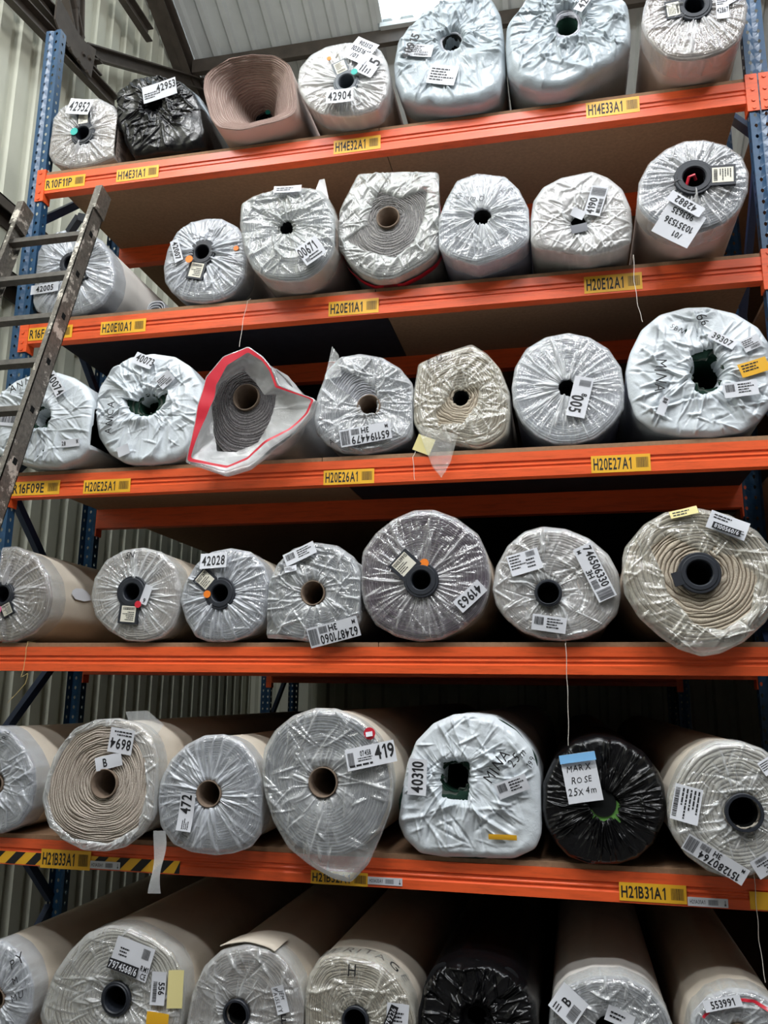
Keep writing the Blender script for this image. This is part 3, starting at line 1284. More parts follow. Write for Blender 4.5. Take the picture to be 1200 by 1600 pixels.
            h += amp * (.012 * a1 ** 2 + .005 * a2 ** 2 * msk + .003 * a3 ** 2 * msk + (.010 * rad ** 2 + .006 * rad2 ** 2) * (.2 + .8 * nn))
            h += .012 * np.exp(-((r - r0[None] - .03) / .025) ** 2)
            op += 1.0
            g, _ = s.creases(u, v, rnd, 110, R.mean(), .55)
            h += .008 * amp * g
        h *= sstep(1.02, .86, S)
        # the film rounds the rim and is tucked into the bore
        y = s.base_y(sn) - .005 - h
        tuck = {'pleat': .01, 'loose': .012}.get(style, .10)
        y = y + tuck * np.exp(-(r - r0[None]) / (.008 if style != 'bag' else .012))
        X, Z = u, v + s.cz
        rows_x, rows_y, rows_z, rows_o = [X], [y], [Z], [np.clip(op, 0, 1.25)]
        ds = [.012, .03, .06] + ([.1, .14, .2, .35, .6, 1.0] if skirt > .1 else [.1])
        ds = [d for d in ds if d <= skirt + 1e-6]
        for d in ds:
            kk = 1 - math.exp(-d / .035)
            Rk = R * (1 - kk) + (s.Rbf * 1.006) * kk
            wr = (ridged(th * 10 / PI + d * 4, np.full(n, d * 5), s.seed + 6) - .4) * (.006 if style != 'pleat' else .0025) * amp * (1 if d > .02 else .3)
            Rk = Rk + np.maximum(wr, -.001)
            z = Rk * np.sin(th) + s.cz
            if s.y0 + d > -.065 or not hang:
                z = np.maximum(z, .0)
            if s.y0 + d > -.03:
                xs_ = np.clip(Rk * np.cos(th), .007 - s.c[0], W - .007 - s.c[0])
            else:
                xs_ = Rk * np.cos(th)
            rows_x.append(xs_[None])
            rows_z.append(z[None])
            rows_y.append(np.full((1, n), s.base_y(1.0) - .005 + d))
            fade = 1 - .5 * d / max(ds)
            rows_o.append(np.clip((.35 + .5 * ridged(th * 16 / PI, np.full(n, d * 9), s.seed + 7) ** 3) * fade, 0, 1)[None] if style != 'bag' else np.ones((1, n)))
        X, Y, Z, O = (np.concatenate(a) for a in (rows_x, rows_y, rows_z, rows_o))
        s.filmX, s.filmY, s.filmr0, s.filmR = X, y, r0, R
        V = np.stack([X, Y, Z], -1).reshape(-1, 3)
        F = grid_faces(X.shape[0], n)
        s.film = mesh_np('plastic_wrap', V, F, mat, s.e, True, {'op': O})

    def creases(s, u, v, rnd, n, R, radial):
        """sharp straight folds: signed tent profiles along random segments"""
        g = np.zeros_like(u)
        ga = np.zeros_like(u)
        for _ in range(n):
            rr, t = R * math.sqrt(rnd.uniform(.03, .95)), rnd.uniform(0, 2 * PI)
            px, py = rr * math.cos(t), rr * math.sin(t)
            d = t + rnd.normal(0, .5) if rnd.rand() < radial else rnd.uniform(0, 2 * PI)
            L, wd = rnd.uniform(.025, .1), rnd.uniform(.003, .011)
            du, dv = u - px, v - py
            al = (du * math.cos(d) + dv * math.sin(d)) / L
            ac = -du * math.sin(d) + dv * math.cos(d) + .12 * L * al ** 2 * rnd.uniform(-1, 1)
            tap = np.clip(1 - al ** 2, 0, 1)
            lop = rnd.uniform(.6, 2.5)
            x = np.where(ac > 0, ac * lop, -ac) / (wd * (.4 + .6 * tap))
            q = np.clip(1 - x, 0, 1) * tap * wd / .007
            g += q * (1 if rnd.rand() < .7 else -.8)
            ga += q
        return g, ga

    def sample(s, u, v):
        """outermost surface (film if there is one) at face coordinates u, v"""
        r = np.hypot(u, v)
        th = np.arctan2(v, u) % (2 * PI)
        if not hasattr(s, 'filmY'):
            R = np.interp(th, np.append(s.th, 2 * PI), np.append(s.Rb, s.Rb[0]))
            return s.base_y(np.clip((r - s.rc) / (R - s.rc), 0, 1)) - .004
        n = NT_F
        j = np.round(th / (2 * PI) * n).astype(int) % n
        S = (r - s.filmr0[j]) / (s.filmR[j] - s.filmr0[j])
        i = np.clip(np.round(np.clip(S, 0, 1) ** (1 / 1.05) * 53), 4, 51).astype(int)
        return s.filmY[i, j]

    def frame2d(s, px, py, ang):
        """face coordinates of a pixel and the direction of a baseline at ang degrees (clockwise in the picture)"""
        yy = s.y0 - .015
        p = on_y(px, py, yy)
        a = math.radians(ang)
        q = on_y(px + 12 * math.cos(a), py + 12 * math.sin(a), yy)
        d = np.array([q[0] - p[0], q[2] - p[2]])
        k = np.hypot(*d) / 12
        d /= np.hypot(*d)
        return np.array([p[0] - s.c[0], p[2] - s.c[2]]), d, k

    def place(s, px, py, ang, wpx, hpx):
        o, d, k = s.frame2d(px, py, ang)
        nrm = np.array([-d[1], d[0]])
        wd, h = wpx * k, hpx * k
        gu, gv = np.meshgrid(np.linspace(-.52, .52, 19), np.linspace(-.52, .52, 13))
        P = o[None] + (gu.ravel() * wd)[:, None] * d + (gv.ravel() * h)[:, None] * nrm
        Y = s.sample(P[:, 0], P[:, 1])
        A = np.stack([P[:, 0], P[:, 1], np.ones(len(P))], 1)
        co, *_ = np.linalg.lstsq(A, Y, rcond=None)
        co[:2] = np.clip(co[:2], -.35, .35)
        co[2] = (Y - A[:, :2] @ co[:2]).mean()
        res = Y - A @ co
        co[2] += np.percentile(res, 1) - .004
        return o, d, nrm, wd, h, co

    def lift(s, P, co, off=0.):
        return np.stack([P[:, 0], P[:, 0] * co[0] + P[:, 1] * co[1] + co[2] - off, P[:, 1] + s.cz], 1)

    def label(s, px, py, wpx, hpx, ang, items=(), mat='paper', name='paper_label', ink='ink', curl=.004, bg=True, say=None, out=0.):
        o, d, nrm, wd, h, co = s.place(px, py, ang, wpx, hpx)
        co[2] -= out
        rnd = random.Random(px * 7 + py)
        ca, cb = rnd.uniform(-1, 1), rnd.uniform(-1, 1)
        bend = lambda x, y: -curl * ((x / (wd / 2)) ** 2 * (.6 + ca * .3) + (y / (h / 2)) ** 2 * .2 * cb)
        lab = None
        if bg:
            nx, ny = 9, 5
            gx, gy = np.meshgrid(np.linspace(-.5, .5, nx) * wd, np.linspace(-.5, .5, ny) * h)
            gx, gy = gx.ravel(), gy.ravel()
            P = o[None] + gx[:, None] * d + gy[:, None] * nrm
            V = s.lift(P, co)
            V[:, 1] += bend(gx, gy)
            V2 = V.copy()
            V2[:, 1] += .0006
            F = [(j * nx + i, j * nx + i + 1, (j + 1) * nx + i + 1, (j + 1) * nx + i) for j in range(ny - 1) for i in range(nx - 1)]
            lab = mesh_np(name, np.concatenate([V, V2]), F + [tuple(nx * ny + q for q in f[::-1]) for f in F], M[mat], s.e, True)
            if say:
                lab['label'] = say
        if items:
            v, f = layout(items, wd, h)
            P = o[None] + v[:, :1] * d + v[:, 1:] * nrm
            V = s.lift(P, co, .0012)
            V[:, 1] += bend(v[:, 0], v[:, 1])
            mesh_np('lettering' if bg else 'handwriting', V, f, M[ink], lab if bg else s.e)
        return lab

    def hand(s, px, py, text, hpx, ang, wpx=200, ink='ink'):
        k = s.frame2d(px, py, ang)[2]
        v, f = text2d(text, 0, 0, hpx * k, None, True)
        wid = np.ptp(v[:, 0]) / k
        s.label(px, py, wid, hpx * 1.3, ang, [('h', text, 0, 0, .75, 2)], bg=False, ink=ink, curl=0)

    def dot(s, px, py, r, mat, name='round_sticker', off=.0):
        o, d, k = s.frame2d(px, py, 0)
        y = float(s.sample(np.array([o[0]]), np.array([o[1]]))[0]) - .003 - off
        MB().disc((o[0], y, o[1] + s.cz), (0, 1, 0), r * k, .003, 16).build(name, M[mat], s.e)

    def make_plug(s, ro=.07, ri=.036, ang=90, tab=.12, tw=.075, mat='plug', thick=.012, label=True, items=None, tabon=True, out=.004):
        """plastic core plug: a flanged ring with a rectangular tab that carries a paper label. ang: direction of the tab, degrees clockwise in the picture"""
        y = float(s.base_y(0.0)) - .012 - out
        n = 40
        a = np.linspace(0, 2 * PI, n, endpoint=False)
        rings = [(ri * .9, y + .35), (ri, y + .02), (ri, y - thick + .004), (ri + .004, y - thick), (ro * .82, y - thick), (ro * .86, y - thick + .003), (ro - .003, y - thick + .003), (ro, y - thick + .006), (ro, y + .006)]
        V = np.concatenate([np.stack([r * np.cos(a), np.full(n, yy), r * np.sin(a) + s.cz], 1) for r, yy in rings] + [np.array([[0, y + .35, s.cz]])])
        F = [tuple(q) for q in grid_faces(len(rings), n)] + [(j, (j + 1) % n, len(V) - 1) for j in range(n)]
        pl = mesh_np('core_plug', V, F, M[mat], s.e, False)
        if tabon:
            an = -math.radians(ang)
            d = np.array([math.cos(an), math.sin(an)])
            q = np.array([-d[1], d[0]])
            m = MB()
            pts = [d * ri * 1.15 + q * tw / 2, d * ri * 1.15 - q * tw / 2, d * tab - q * tw / 2, d * tab + q * tw / 2]
            y0, y1 = y - thick + .002, y + .004
            m.add([(p[0], y0, p[1] + s.cz) for p in pts] + [(p[0], y1, p[1] + s.cz) for p in pts], [(0, 1, 2, 3), (7, 6, 5, 4), (0, 4, 5, 1), (1, 5, 6, 2), (2, 6, 7, 3), (3, 7, 4, 0)])
            m.build('plug_tab', M[mat], pl)
            if label:
                wd, h = tw * .74, (tab - ro * .86) * .9
                ctr = d * (ro * .86 + h / 2)
                # text runs across the tab
                bx = -q if label != 'flip' else q
                by = d * (-1 if label == 'flip' else 1)
                by = np.array([-bx[1], bx[0]])
                cs = [ctr + bx * (sx * wd / 2) + by * (sy * h / 2) for sx, sy in ((-1, -1), (1, -1), (1, 1), (-1, 1))]
                yl = y0 - .001
                lb = MB().add([(p[0], yl, p[1] + s.cz) for p in cs] + [(p[0], yl + .0008, p[1] + s.cz) for p in cs], [(0, 1, 2, 3), (7, 6, 5, 4)]).build('plug_label', M['creamlabel'], s.e)
                it = items or [('s', 0, .12, .8, .6, 5), ('b', 0, -.34, .8, .18)]
                v, f = layout(it, wd, h)
                P = ctr[None] + v[:, :1] * bx + v[:, 1:] * by
                mesh_np('lettering', np.stack([P[:, 0], np.full(len(P), yl - .0008), P[:, 1] + s.cz], 1), f, M['ink'], lb)
        return pl

    def mark_on_side(s, text, px, py, hgt, depth, mat='ink', hand=True):
        """writing on the outer backing just behind the rim"""
        o, d, k = s.frame2d(px, py, 0)
        t0 = math.atan2(o[1], o[0])
        v, f = text2d(text, 0, 0, hgt, None, hand)
        R = np.interp(t0 % (2 * PI), np.append(s.th, 2 * PI), np.append(s.Rb, s.Rb[0]))
        tt = t0 - v[:, 0] / R
        Rr = np.interp(tt % (2 * PI), np.append(s.th, 2 * PI), np.append(s.Rb, s.Rb[0])) * 1.002 + .001
        V = np.stack([Rr * np.cos(tt), depth + v[:, 1], Rr * np.sin(tt) + s.cz], 1)
        mesh_np('handwriting', V, f, M[mat], s.e)


TAGN = lambda n: [('t', n, 0, 0, .6, .86)]
HM = lambda n: [('t', n, -.09, .22, .42, .74), ('t', 'M', -.42, -.26, .2, .1), ('t', '3H', .0, -.25, .32, .3), ('b', .2, -.25, .16, .34), ('b', .40, .0, .17, .8)]
SMALL = [('s', -.05, .1, .8, .6, 4), ('b', .1, -.32, .5, .18)]
SMALL2 = [('b', -.3, .12, .28, .5), ('s', .18, .05, .5, .7, 4)]
def at_depth(px, py, y0, d):
    """pixel, at depth y0, of the point that shows at (px, py) when it lies d further in"""
    p = on_y(px, py, y0 + d)
    q = np.array([p[0], y0, p[2]]) - CAM
    z = q @ CF
    return 600 + FPX * (q @ CR) / z, 800 - FPX * (q @ CU) / z


# ---- top shelf
R = Roll(0, (133, 213), [(67, 225), (75, 195), (95, 168), (125, 155), (155, 153), (178, 165), (192, 190), (194, 222), (182, 245), (150, 258), (110, 264), (82, 255)],
         'small taupe carpet roll with teal dot under clear film, tagged 42952, beside the blue upright', 'taupe', 'pink', seed=1, rc=.04,
         plug=dict(ro=.064, ri=.036, ang=-92, tab=.118, tw=.07, items=[('s', 0, 0, .8, .7, 5)]))
R.label(129, 172, 35, 25, 3, TAGN('42952'), out=.014); R.dot(119, 209, 5.5, 'teal', off=.012)
R = Roll(0, (240, 167), [(172, 160), (185, 140), (210, 125), (245, 117), (285, 126), (310, 146), (322, 170), (330, 212), (320, 232), (290, 240), (250, 243), (208, 250), (196, 225), (182, 190)],
         'lumpy roll wrapped in shiny black polythene on the top shelf, tagged 42953', 'black', 'black', seed=2, film='black', style='bag', core_kind='dark', rc=.03, hole=.028, skirt=1.0, amp=1.0, rim=.06)
R.label(253, 147, 56, 24, -14, [('t', '42953', .2, .16, .42, .56), ('s', -.2, -.12, .5, .4, 3)])
R = Roll(0, at_depth(412, 184, -.1, .30), [(316, 140), (318, 120), (332, 105), (360, 90), (396, 84), (432, 86), (454, 100), (460, 120), (465, 160), (468, 178), (440, 190), (376, 206), (340, 202), (328, 188)],
         'unwrapped rose brown carpet roll with its centre pushed far in like a funnel', 'rose', 'pink', film=None, rc=.03, layer=.0068, tele=.34, seed=3, bulge=0, y0=-.1,
         plug=dict(ro=.055, ri=.03, ang=-40, tab=.11, tw=.07, out=.01))
R.dot(*at_depth(418, 173, -.1, .3), 4.5, 'teal', off=.02)
R = Roll(0, (543, 133), [(463, 127), (468, 105), (485, 85), (510, 72), (540, 66), (575, 66), (595, 78), (605, 97), (609, 125), (604, 150), (590, 172), (560, 182), (530, 184), (500, 180), (480, 165), (468, 145)],
         'carpet roll with grey core plug and three stuck papers, tagged 42904', 'stone', 'pink', film='milky', seed=4, rc=.045, amp=1.2,
         plug=dict(ro=.062, ri=.036, ang=-110, tab=.118, tw=.07, mat='greyplug'))
R.label(577, 106, 36, 30, -58, [('t', '5', .25, -.2, .55, .3), ('s', -.2, 0, .4, .6, 4)])
R.label(565, 82, 36, 38, 24, [('t', '903512', 0, .3, .18, .6), ('t', '10351615', 0, 0, .2, .85), ('t', '/01', -.1, -.28, .18, .3)])
R.label(534, 158, 42, 22, -7, TAGN('42904'), out=.012); R.dot(556, 119, 5, 'teal', off=.012); R.dot(515, 94, 3.2, 'orangedot')
R = Roll(0, (706, 66), [(614, 100), (620, 65), (640, 40), (665, 15), (700, 2), (740, -5), (770, -2), (782, 20), (788, 60), (790, 115), (780, 148), (750, 163), (700, 168), (655, 166), (628, 157), (616, 130)],
         'big roll in crinkled grey polythene with number 40915 printed on its rim', 'white', 'pink', film='bagg', style='bag', seed=5, rc=.045, hole=.035, skirt=.10, core_kind='dark', amp=1.15, rim=.03)
R.label(643, 80, 56, 17, -62, [('t', '40915', 0, 0, .75, .95)], bg=False, out=.008)
R.label(656, 83, 42, 20, 4, SMALL); R.label(692, 120, 44, 32, 6, [('s', 0, 0, .85, .7, 5)])
R = Roll(0, (886, 40), [(789, 77), (791, 40), (808, 18), (819, 0), (870, -22), (925, -26), (965, -11), (982, 7), (987, 48), (986, 73), (958, 99), (914, 125), (881, 140), (844, 143), (811, 134), (793, 114)],
         'big roll in very shiny crumpled white polythene with a torn dark bore, top shelf', 'white', 'white', film='bagg', style='bag', seed=6, rc=.05, hole=[(873, 25), (890, 20), (904, 34), (900, 48), (886, 60), (874, 58)], skirt=1.0, core_kind='green', amp=1.35, rim=.03)
R.label(917, 6, 48, 15, -52, [('t', '42817', 0, 0, .75, .95)])
R = Roll(0, (1084, 15), [(1002, 35), (1006, 11), (1017, -22), (1050, -44), (1090, -51), (1130, -40), (1160, -22), (1169, 7), (1165, 40), (1154, 66), (1134, 82), (1101, 93), (1068, 96), (1042, 92), (1020, 73), (1008, 55)],
         'brown grey carpet roll in tight film at the orange connector end of the top shelf', 'brown', 'pink', seed=7, rc=.045, plug=dict(ro=.07, ri=.038, ang=176, tab=.115, tw=.085))
R.label(1128, 16, 20, 40, -8, [('t', '42867', 0, -.1, .24, .9), ('s', 0, .3, .8, .3, 3)])
R.label(1143, -4, 30, 22, -35, SMALL)

# ---- second shelf
R = Roll(1, (115, 415), [(46, 436), (52, 408), (66, 380), (88, 362), (112, 357), (138, 362), (160, 376), (174, 398), (180, 425), (176, 450), (160, 472), (135, 484), (105, 490), (77, 492), (56, 481), (47, 460)],
         'carpet roll in silvery pleated film behind the splattered ladder, tagged 42005', 'silver', 'white', film='silver', seed=8, rc=.042, y0=.0,
         plug=dict(ro=.062, ri=.036, ang=60, tab=.12, tw=.085))
R.label(72, 452, 46, 14, -6, TAGN('42005'))
R = Roll(1, (319, 398), [(255, 418), (261, 390), (276, 362), (297, 347), (322, 341), (346, 341), (371, 354), (383, 373), (386, 408), (383, 436), (367, 457), (343, 469), (315, 473), (287, 469), (268, 457), (257, 440)],
         'grey carpet roll in densely pleated silvery film with orange dots, tagged 42007', 'grey', 'white', film='silver', seed=9, rc=.042, amp=1.15,
         plug=dict(ro=.066, ri=.034, ang=104, tab=.135, tw=.085))
R.label(278, 394, 34, 13, 76, TAGN('42007')); R.dot(300, 410, 5.5, 'orangedot', off=.014); R.dot(369, 388, 4, 'orangedot')
R = Roll(1, (448, 358), [(374, 352), (376, 319), (395, 306), (430, 296), (472, 292), (500, 296), (514, 310), (523, 331), (526, 380), (517, 404), (500, 425), (475, 439), (444, 441), (416, 436), (395, 422), (381, 394)],
         'roll in loose yellowish clear film with square label 00671 on the second shelf down', 'silver', 'pink', film='dull', style='loose', seed=10, rc=.045, hole=.03, core_kind='dark', amp=1.3, y0=-.13)
R.label(489, 397, 38, 34, -36, [('t', '00671', -.1, .15, .46, .8), ('s', .1, -.28, .6, .3, 2), ('b', -.3, -.3, .2, .2)], out=.008)
R.label(452, 300, 42, 12, -6, [('s', 0, 0, .8, .6, 2)])
R = Roll(1, (607, 342), [(521, 352), (535, 317), (559, 271), (622, 268), (685, 268), (692, 310), (691, 362), (685, 404), (654, 425), (619, 443), (591, 446), (566, 436), (545, 418), (528, 390)],
         'black and white flecked carpet roll in an open bag with a red stripe', 'speckle', 'white', film='dull', style='loose', amp=.85, seed=11, rc=.05, y0=-.07,
         hole=[(594, 301), (626, 313), (668, 299), (664, 341), (647, 380), (619, 404), (570, 394), (542, 376), (573, 355), (584, 317)], hang=False, skirt=.35,
         body=[(528, 360), (536, 325), (560, 296), (600, 282), (640, 284), (672, 300), (688, 335), (688, 375), (676, 404), (648, 424), (616, 440), (588, 442), (562, 430), (540, 408)])
RED1 = R
R = Roll(1, (753, 341), [(682, 380), (685, 341), (696, 313), (713, 282), (745, 270), (790, 275), (811, 295), (826, 325), (829, 354), (826, 376), (808, 391), (782, 403), (745, 415), (706, 404), (689, 392)],
         'pale roll with lilac backing, its clear film gathered into the bore, second shelf down', 'white', 'lilac', film='clear', seed=12, rc=.04, hole=.04, core_kind='dark', amp=1.3, y0=-.11)
R.hand(736, 311, 'C mm D', 10, 8)
R = Roll(1, (904, 350), [(828, 347), (833, 314), (848, 292), (877, 277), (925, 267), (951, 277), (973, 295), (986, 325), (989, 358), (987, 391), (965, 404), (921, 416), (899, 412), (870, 405), (837, 398), (828, 383)],
         'roll in whitish translucent bag twisted shut at the bore, tagged 4190', 'stone', 'white', film='milky', style='loose', seed=13, rc=.045, hole=.03, amp=.75, y0=-.1, core_kind='dark', skirt=.35)
R.label(931, 316, 44, 24, -72, [('t', '4190', -.18, .16, .44, .55), ('b', .32, 0, .28, .85), ('b', -.15, -.3, .5, .25)])
R.label(903, 335, 20, 14, 20); R.label(905, 357, 26, 16, -12, [], 'greyink', 'grey_card')
R = Roll(1, (1083, 284), [(995, 314), (998, 284), (1013, 255), (1039, 233), (1068, 220), (1101, 218), (1134, 226), (1160, 244), (1171, 270), (1169, 299), (1156, 328), (1134, 349), (1101, 361), (1072, 367), (1039, 358), (1013, 343), (1000, 328)],
         'grey carpet roll under tight wrinkled film with white papers stuck upside down, tagged 42882', 'silver', 'pink', film='pleat', seed=14, rc=.045, amp=1.15, y0=-.19,
         plug=dict(ro=.075, ri=.042, ang=3, tab=.15, tw=.085, out=.012))
R.label(1060, 352, 62, 54, 205, [('t', '903635', .05, -.32, .17, .6), ('t', '10351536', 0, 0, .18, .85), ('t', '/01', -.1, .28, .16, .3)])
R.label(1070, 324, 58, 17, 209, TAGN('42882'), out=.008)
MB().tube([(-.03, -.02, R.cz - .03), (-.02, -.035, R.cz), (0, -.03, R.cz + .01), (.008, -.01, R.cz + .0)], .006).build('red_cord', M['red'], R.e)

# ---- third shelf
R = Roll(2, (66, 652), [(-25, 660), (-14, 632), (0, 616), (24, 595), (56, 583), (88, 581), (116, 590), (136, 604), (147, 625), (149, 678), (143, 705), (122, 726), (91, 739), (52, 738), (24, 730), (-2, 718), (-20, 690)],
         'white polythene wrapped roll behind the ladder foot of the third shelf, tagged 40074', 'green', 'bag', film='bagw', style='bag', seed=15, rc=.05, hole=[(58, 645), (74, 645), (74, 664), (56, 664)], skirt=1.0, core_kind='green', amp=.9, y0=-.055)
R.label(90, 602, 40, 15, 58, [('t', '40074', 0, 0, .7, .95)]); R.hand(32, 605, 'ANI', 13, -28)
R.label(112, 693, 29, 11, -6, [('t', '28', -.36, 0, .5, .2), ('t', '1K', .38, .1, .5, .15)]); R.label(14, 658, 32, 16, 2, [('b', 0, .1, .85, .6)])
R = Roll(2, (232, 632), [(147, 642), (154, 607), (175, 576), (203, 558), (238, 552), (273, 557), (297, 572), (315, 600), (318, 640), (312, 680), (297, 716), (266, 730), (227, 734), (196, 732), (171, 716), (154, 688)],
         'white polythene wrapped roll with puckered bore on the third shelf, tagged 40073', 'green', 'bag', film='bagw', style='bag', seed=16, rc=.05, hole=[(201, 624), (216, 634), (232, 636), (250, 620), (258, 618), (254, 632), (232, 648), (210, 642)], skirt=1.0, core_kind='green', amp=1.1, y0=-.02)
R.label(229, 567, 32, 17, 22, [('t', '40073', .05, .1, .6, .9)]); R.hand(176, 655, 'ANICA', 12, -82); R.label(263, 597, 26, 18, -42, SMALL); R.label(195, 705, 20, 15, -20, [])
R = Roll(2, (386, 622), [(325, 655), (330, 620), (346, 590), (372, 572), (402, 566), (432, 576), (456, 598), (468, 630), (466, 665), (450, 700), (420, 722), (390, 732), (356, 726), (334, 700)],
         'charcoal carpet roll on the third shelf inside an open clear bag edged with red', 'charcoal', 'grey', film=None, rc=.06, seed=17, y0=.0)
RED2 = R
R = Roll(2, (577, 636), [(490, 658), (495, 619), (509, 584), (530, 558), (562, 552), (597, 558), (625, 575), (644, 598), (649, 633), (648, 668), (642, 689), (607, 706), (569, 713), (534, 710), (509, 696), (494, 678)],
         'grey carpet roll in torn clear film with label 651194479 stuck upside down', 'silver', 'grey', film='clear', style='loose', seed=18, rc=.05, amp=1.1, y0=.0,
         hole=[(514, 588), (530, 578), (560, 590), (586, 610), (590, 622), (588, 648), (566, 640), (554, 622), (530, 608)], core_kind='tube')
R.label(573, 681, 80, 27, 169, HM('651194479')); R.hand(519, 691, 'A', 9, -30)
R = Roll(2, (720, 622), [(648, 600), (653, 568), (688, 552), (737, 537), (761, 552), (782, 577), (796, 612), (798, 650), (793, 682), (772, 699), (747, 706), (716, 700), (680, 690), (655, 680), (645, 660), (643, 630)],
         'beige looped carpet roll in slack torn film with crumpled centre, third shelf', 'beige', 'cream', film='yellowish', style='loose', seed=19, rc=.035, amp=1.3, y0=.0, layer=.011,
         hole=[(706, 612), (748, 606), (746, 630), (722, 662), (690, 664), (680, 645), (694, 634)], core_kind='dark')
R.hand(680, 563, 'ELU', 11, -16)
R.label(662, 694, 28, 26, 20, [], 'paperyellow', 'yellow_card')
TORN = R
R = Roll(2, (886, 607), [(799, 607), (804, 574), (822, 544), (852, 526), (888, 519), (921, 526), (951, 544), (971, 574), (976, 607), (975, 640), (958, 665), (932, 687), (899, 697), (866, 697), (837, 684), (815, 662), (802, 636)],
         'pale grey roll with fine pleats drawn to the bore and tall label 005', 'white', 'lilac', film='clear', seed=20, rc=.038, amp=.9, y0=.0, core_kind='dark', hole=.036)
R.label(906, 622, 64, 28, 104, [('t', '005', .18, -.1, .62, .42), ('b', -.34, .1, .16, .6), ('t', '8', -.06, .2, .28, .08)])
R = Roll(2, (1105, 582), [(978, 581), (984, 552), (1002, 515), (1031, 491), (1072, 480), (1105, 479), (1149, 489), (1185, 511), (1207, 544), (1215, 588), (1207, 636), (1185, 665), (1160, 682), (1112, 691), (1064, 689), (1024, 680), (995, 658), (982, 621)],
         'largest white polythene roll, third shelf, with yellow sticker and handwriting', 'green', 'bag', film='bagw', style='bag', seed=21, rc=.07, hole=[(1083, 560), (1100, 556), (1112, 552), (1122, 575), (1118, 602), (1100, 612), (1088, 606), (1094, 580)], skirt=1.0, core_kind='green', amp=1.25, y0=.0)
R.hand(1098, 503, '66', 15, 55); R.hand(1031, 592, 'MINA', 16, 92); R.label(1127, 534, 44, 17, 28, TAGN('39307')); R.label(1176, 577, 48, 24, -20, [('s', 0, .1, .8, .6, 3)], 'labelyellow', 'yellow_sticker')
R.label(1155, 612, 54, 26, -8, SMALL2); R.label(1035, 638, 30, 12, 112, [('t', 'B8', -.3, 0, .5, .25)]); R.hand(1058, 515, 'SBn'.upper(), 9, 25); R.label(1172, 540, 30, 22, -25, SMALL)

# ---- fourth shelf
R = Roll(3, (8, 930), [(-55, 930), (-48, 893), (-30, 868), (0, 855), (25, 853), (56, 868), (77, 899), (82, 934), (75, 966), (52, 990), (21, 1004), (-10, 1003), (-35, 985), (-50, 960)],
         'carpet roll with long cream side and pink dot, cladding end of fourth shelf', 'brown', 'cream', seed=22, rc=.042, y0=-.02, plug=dict(ro=.058, ri=.036, ang=62, tab=.105, tw=.06))
R.dot(1, 953, 5.5, 'pink', off=.014)
R = Roll(3, (210, 926), [(141, 934), (147, 903), (165, 875), (193, 859), (224, 855), (252, 862), (275, 885), (282, 920), (280, 955), (270, 983), (252, 999), (224, 1006), (196, 1004), (168, 987), (149, 966)],
         'pale stone carpet roll with black plug, tab hanging down and red dot, fourth shelf', 'stone', 'cream', film='clear', seed=23, rc=.045, y0=-.02, amp=.75, plug=dict(ro=.07, ri=.036, ang=94, tab=.135, tw=.09))
R.dot(219, 945, 5, 'red', off=.014); R.label(231, 930, 12, 28, 20, [('t', '9', 0, -.3, .22, .5)], curl=.006)
R.hand(204, 868, 'SN', 9, -5)
R = Roll(3, (347, 928), [(281, 940), (287, 913), (305, 882), (329, 862), (360, 856), (392, 862), (412, 882), (421, 910), (420, 945), (410, 975), (390, 993), (360, 1003), (325, 1003), (305, 995), (290, 970)],
         'grey carpet roll under taut film with orange dot by its plug, tagged 42028', 'grey', 'cream', film='silver', seed=24, rc=.045, y0=-.02, plug=dict(ro=.068, ri=.036, ang=-140, tab=.13, tw=.08, items=[('t', '100372690', 0, .3, .24, .95), ('s', 0, -.15, .85, .5, 4)]))
R.label(337, 877, 42, 23, -4, TAGN('42028'), out=.012); R.dot(326, 929, 5.5, 'orangedot', off=.014)
R = Roll(3, (490, 927), [(408, 969), (415, 920), (432, 882), (457, 857), (492, 847), (527, 852), (553, 870), (566, 899), (571, 930), (568, 960), (555, 985), (527, 1001), (485, 1003), (450, 999), (411, 997)],
         'grey carpet roll in slack clear bag with label 624871060 along its lower edge', 'grey', 'grey', film='clear', style='loose', seed=25, rc=.05, y0=-.02, hole=.05, amp=1.15,
         body=[(420, 955), (424, 915), (440, 885), (462, 862), (492, 852), (525, 857), (550, 873), (563, 900), (567, 930), (563, 960), (550, 985), (527, 1000), (485, 1003), (450, 996), (428, 978)])
R.label(523, 988, 80, 30, 165, HM('624871060')); R.label(470, 866, 52, 20, -26, SMALL2); R.label(457, 890, 18, 9, -15, SMALL)
R = Roll(3, (660, 908), [(560, 885), (566, 860), (586, 832), (614, 810), (646, 796), (677, 795), (712, 808), (747, 834), (761, 864), (767, 899), (763, 934), (751, 962), (723, 986), (688, 1004), (653, 1007), (618, 999), (586, 980), (569, 951), (561, 920)],
         'large plum coloured carpet roll under radiating clear pleats, tagged 41963', 'plum', 'cream', film='pleat', seed=26, rc=.048, y0=-.03, amp=1.0, rim=.02, plug=dict(ro=.07, ri=.038, ang=-137, tab=.135, tw=.1, out=.012, items=[('t', '100539915', 0, .32, .22, .95), ('s', -.1, -.1, .7, .5, 4)]))
R.dot(664, 881, 7, 'orangedot', off=.016); R.label(735, 932, 52, 23, 137, TAGN('41963'))
R = Roll(3, (857, 928), [(769, 921), (775, 885), (793, 852), (819, 830), (848, 822), (885, 826), (921, 841), (951, 866), (967, 896), (971, 929), (965, 962), (943, 987), (914, 1002), (881, 1008), (848, 1004), (815, 991), (789, 969), (775, 947)],
         'smooth taupe carpet roll in clear bag with long slanting label 746506330', 'stone', 'pink', film='clear', style='loose', seed=27, rc=.045, y0=-.03, amp=.85, hole=.05, plug=dict(ro=.052, ri=.04, tabon=False, out=.015))
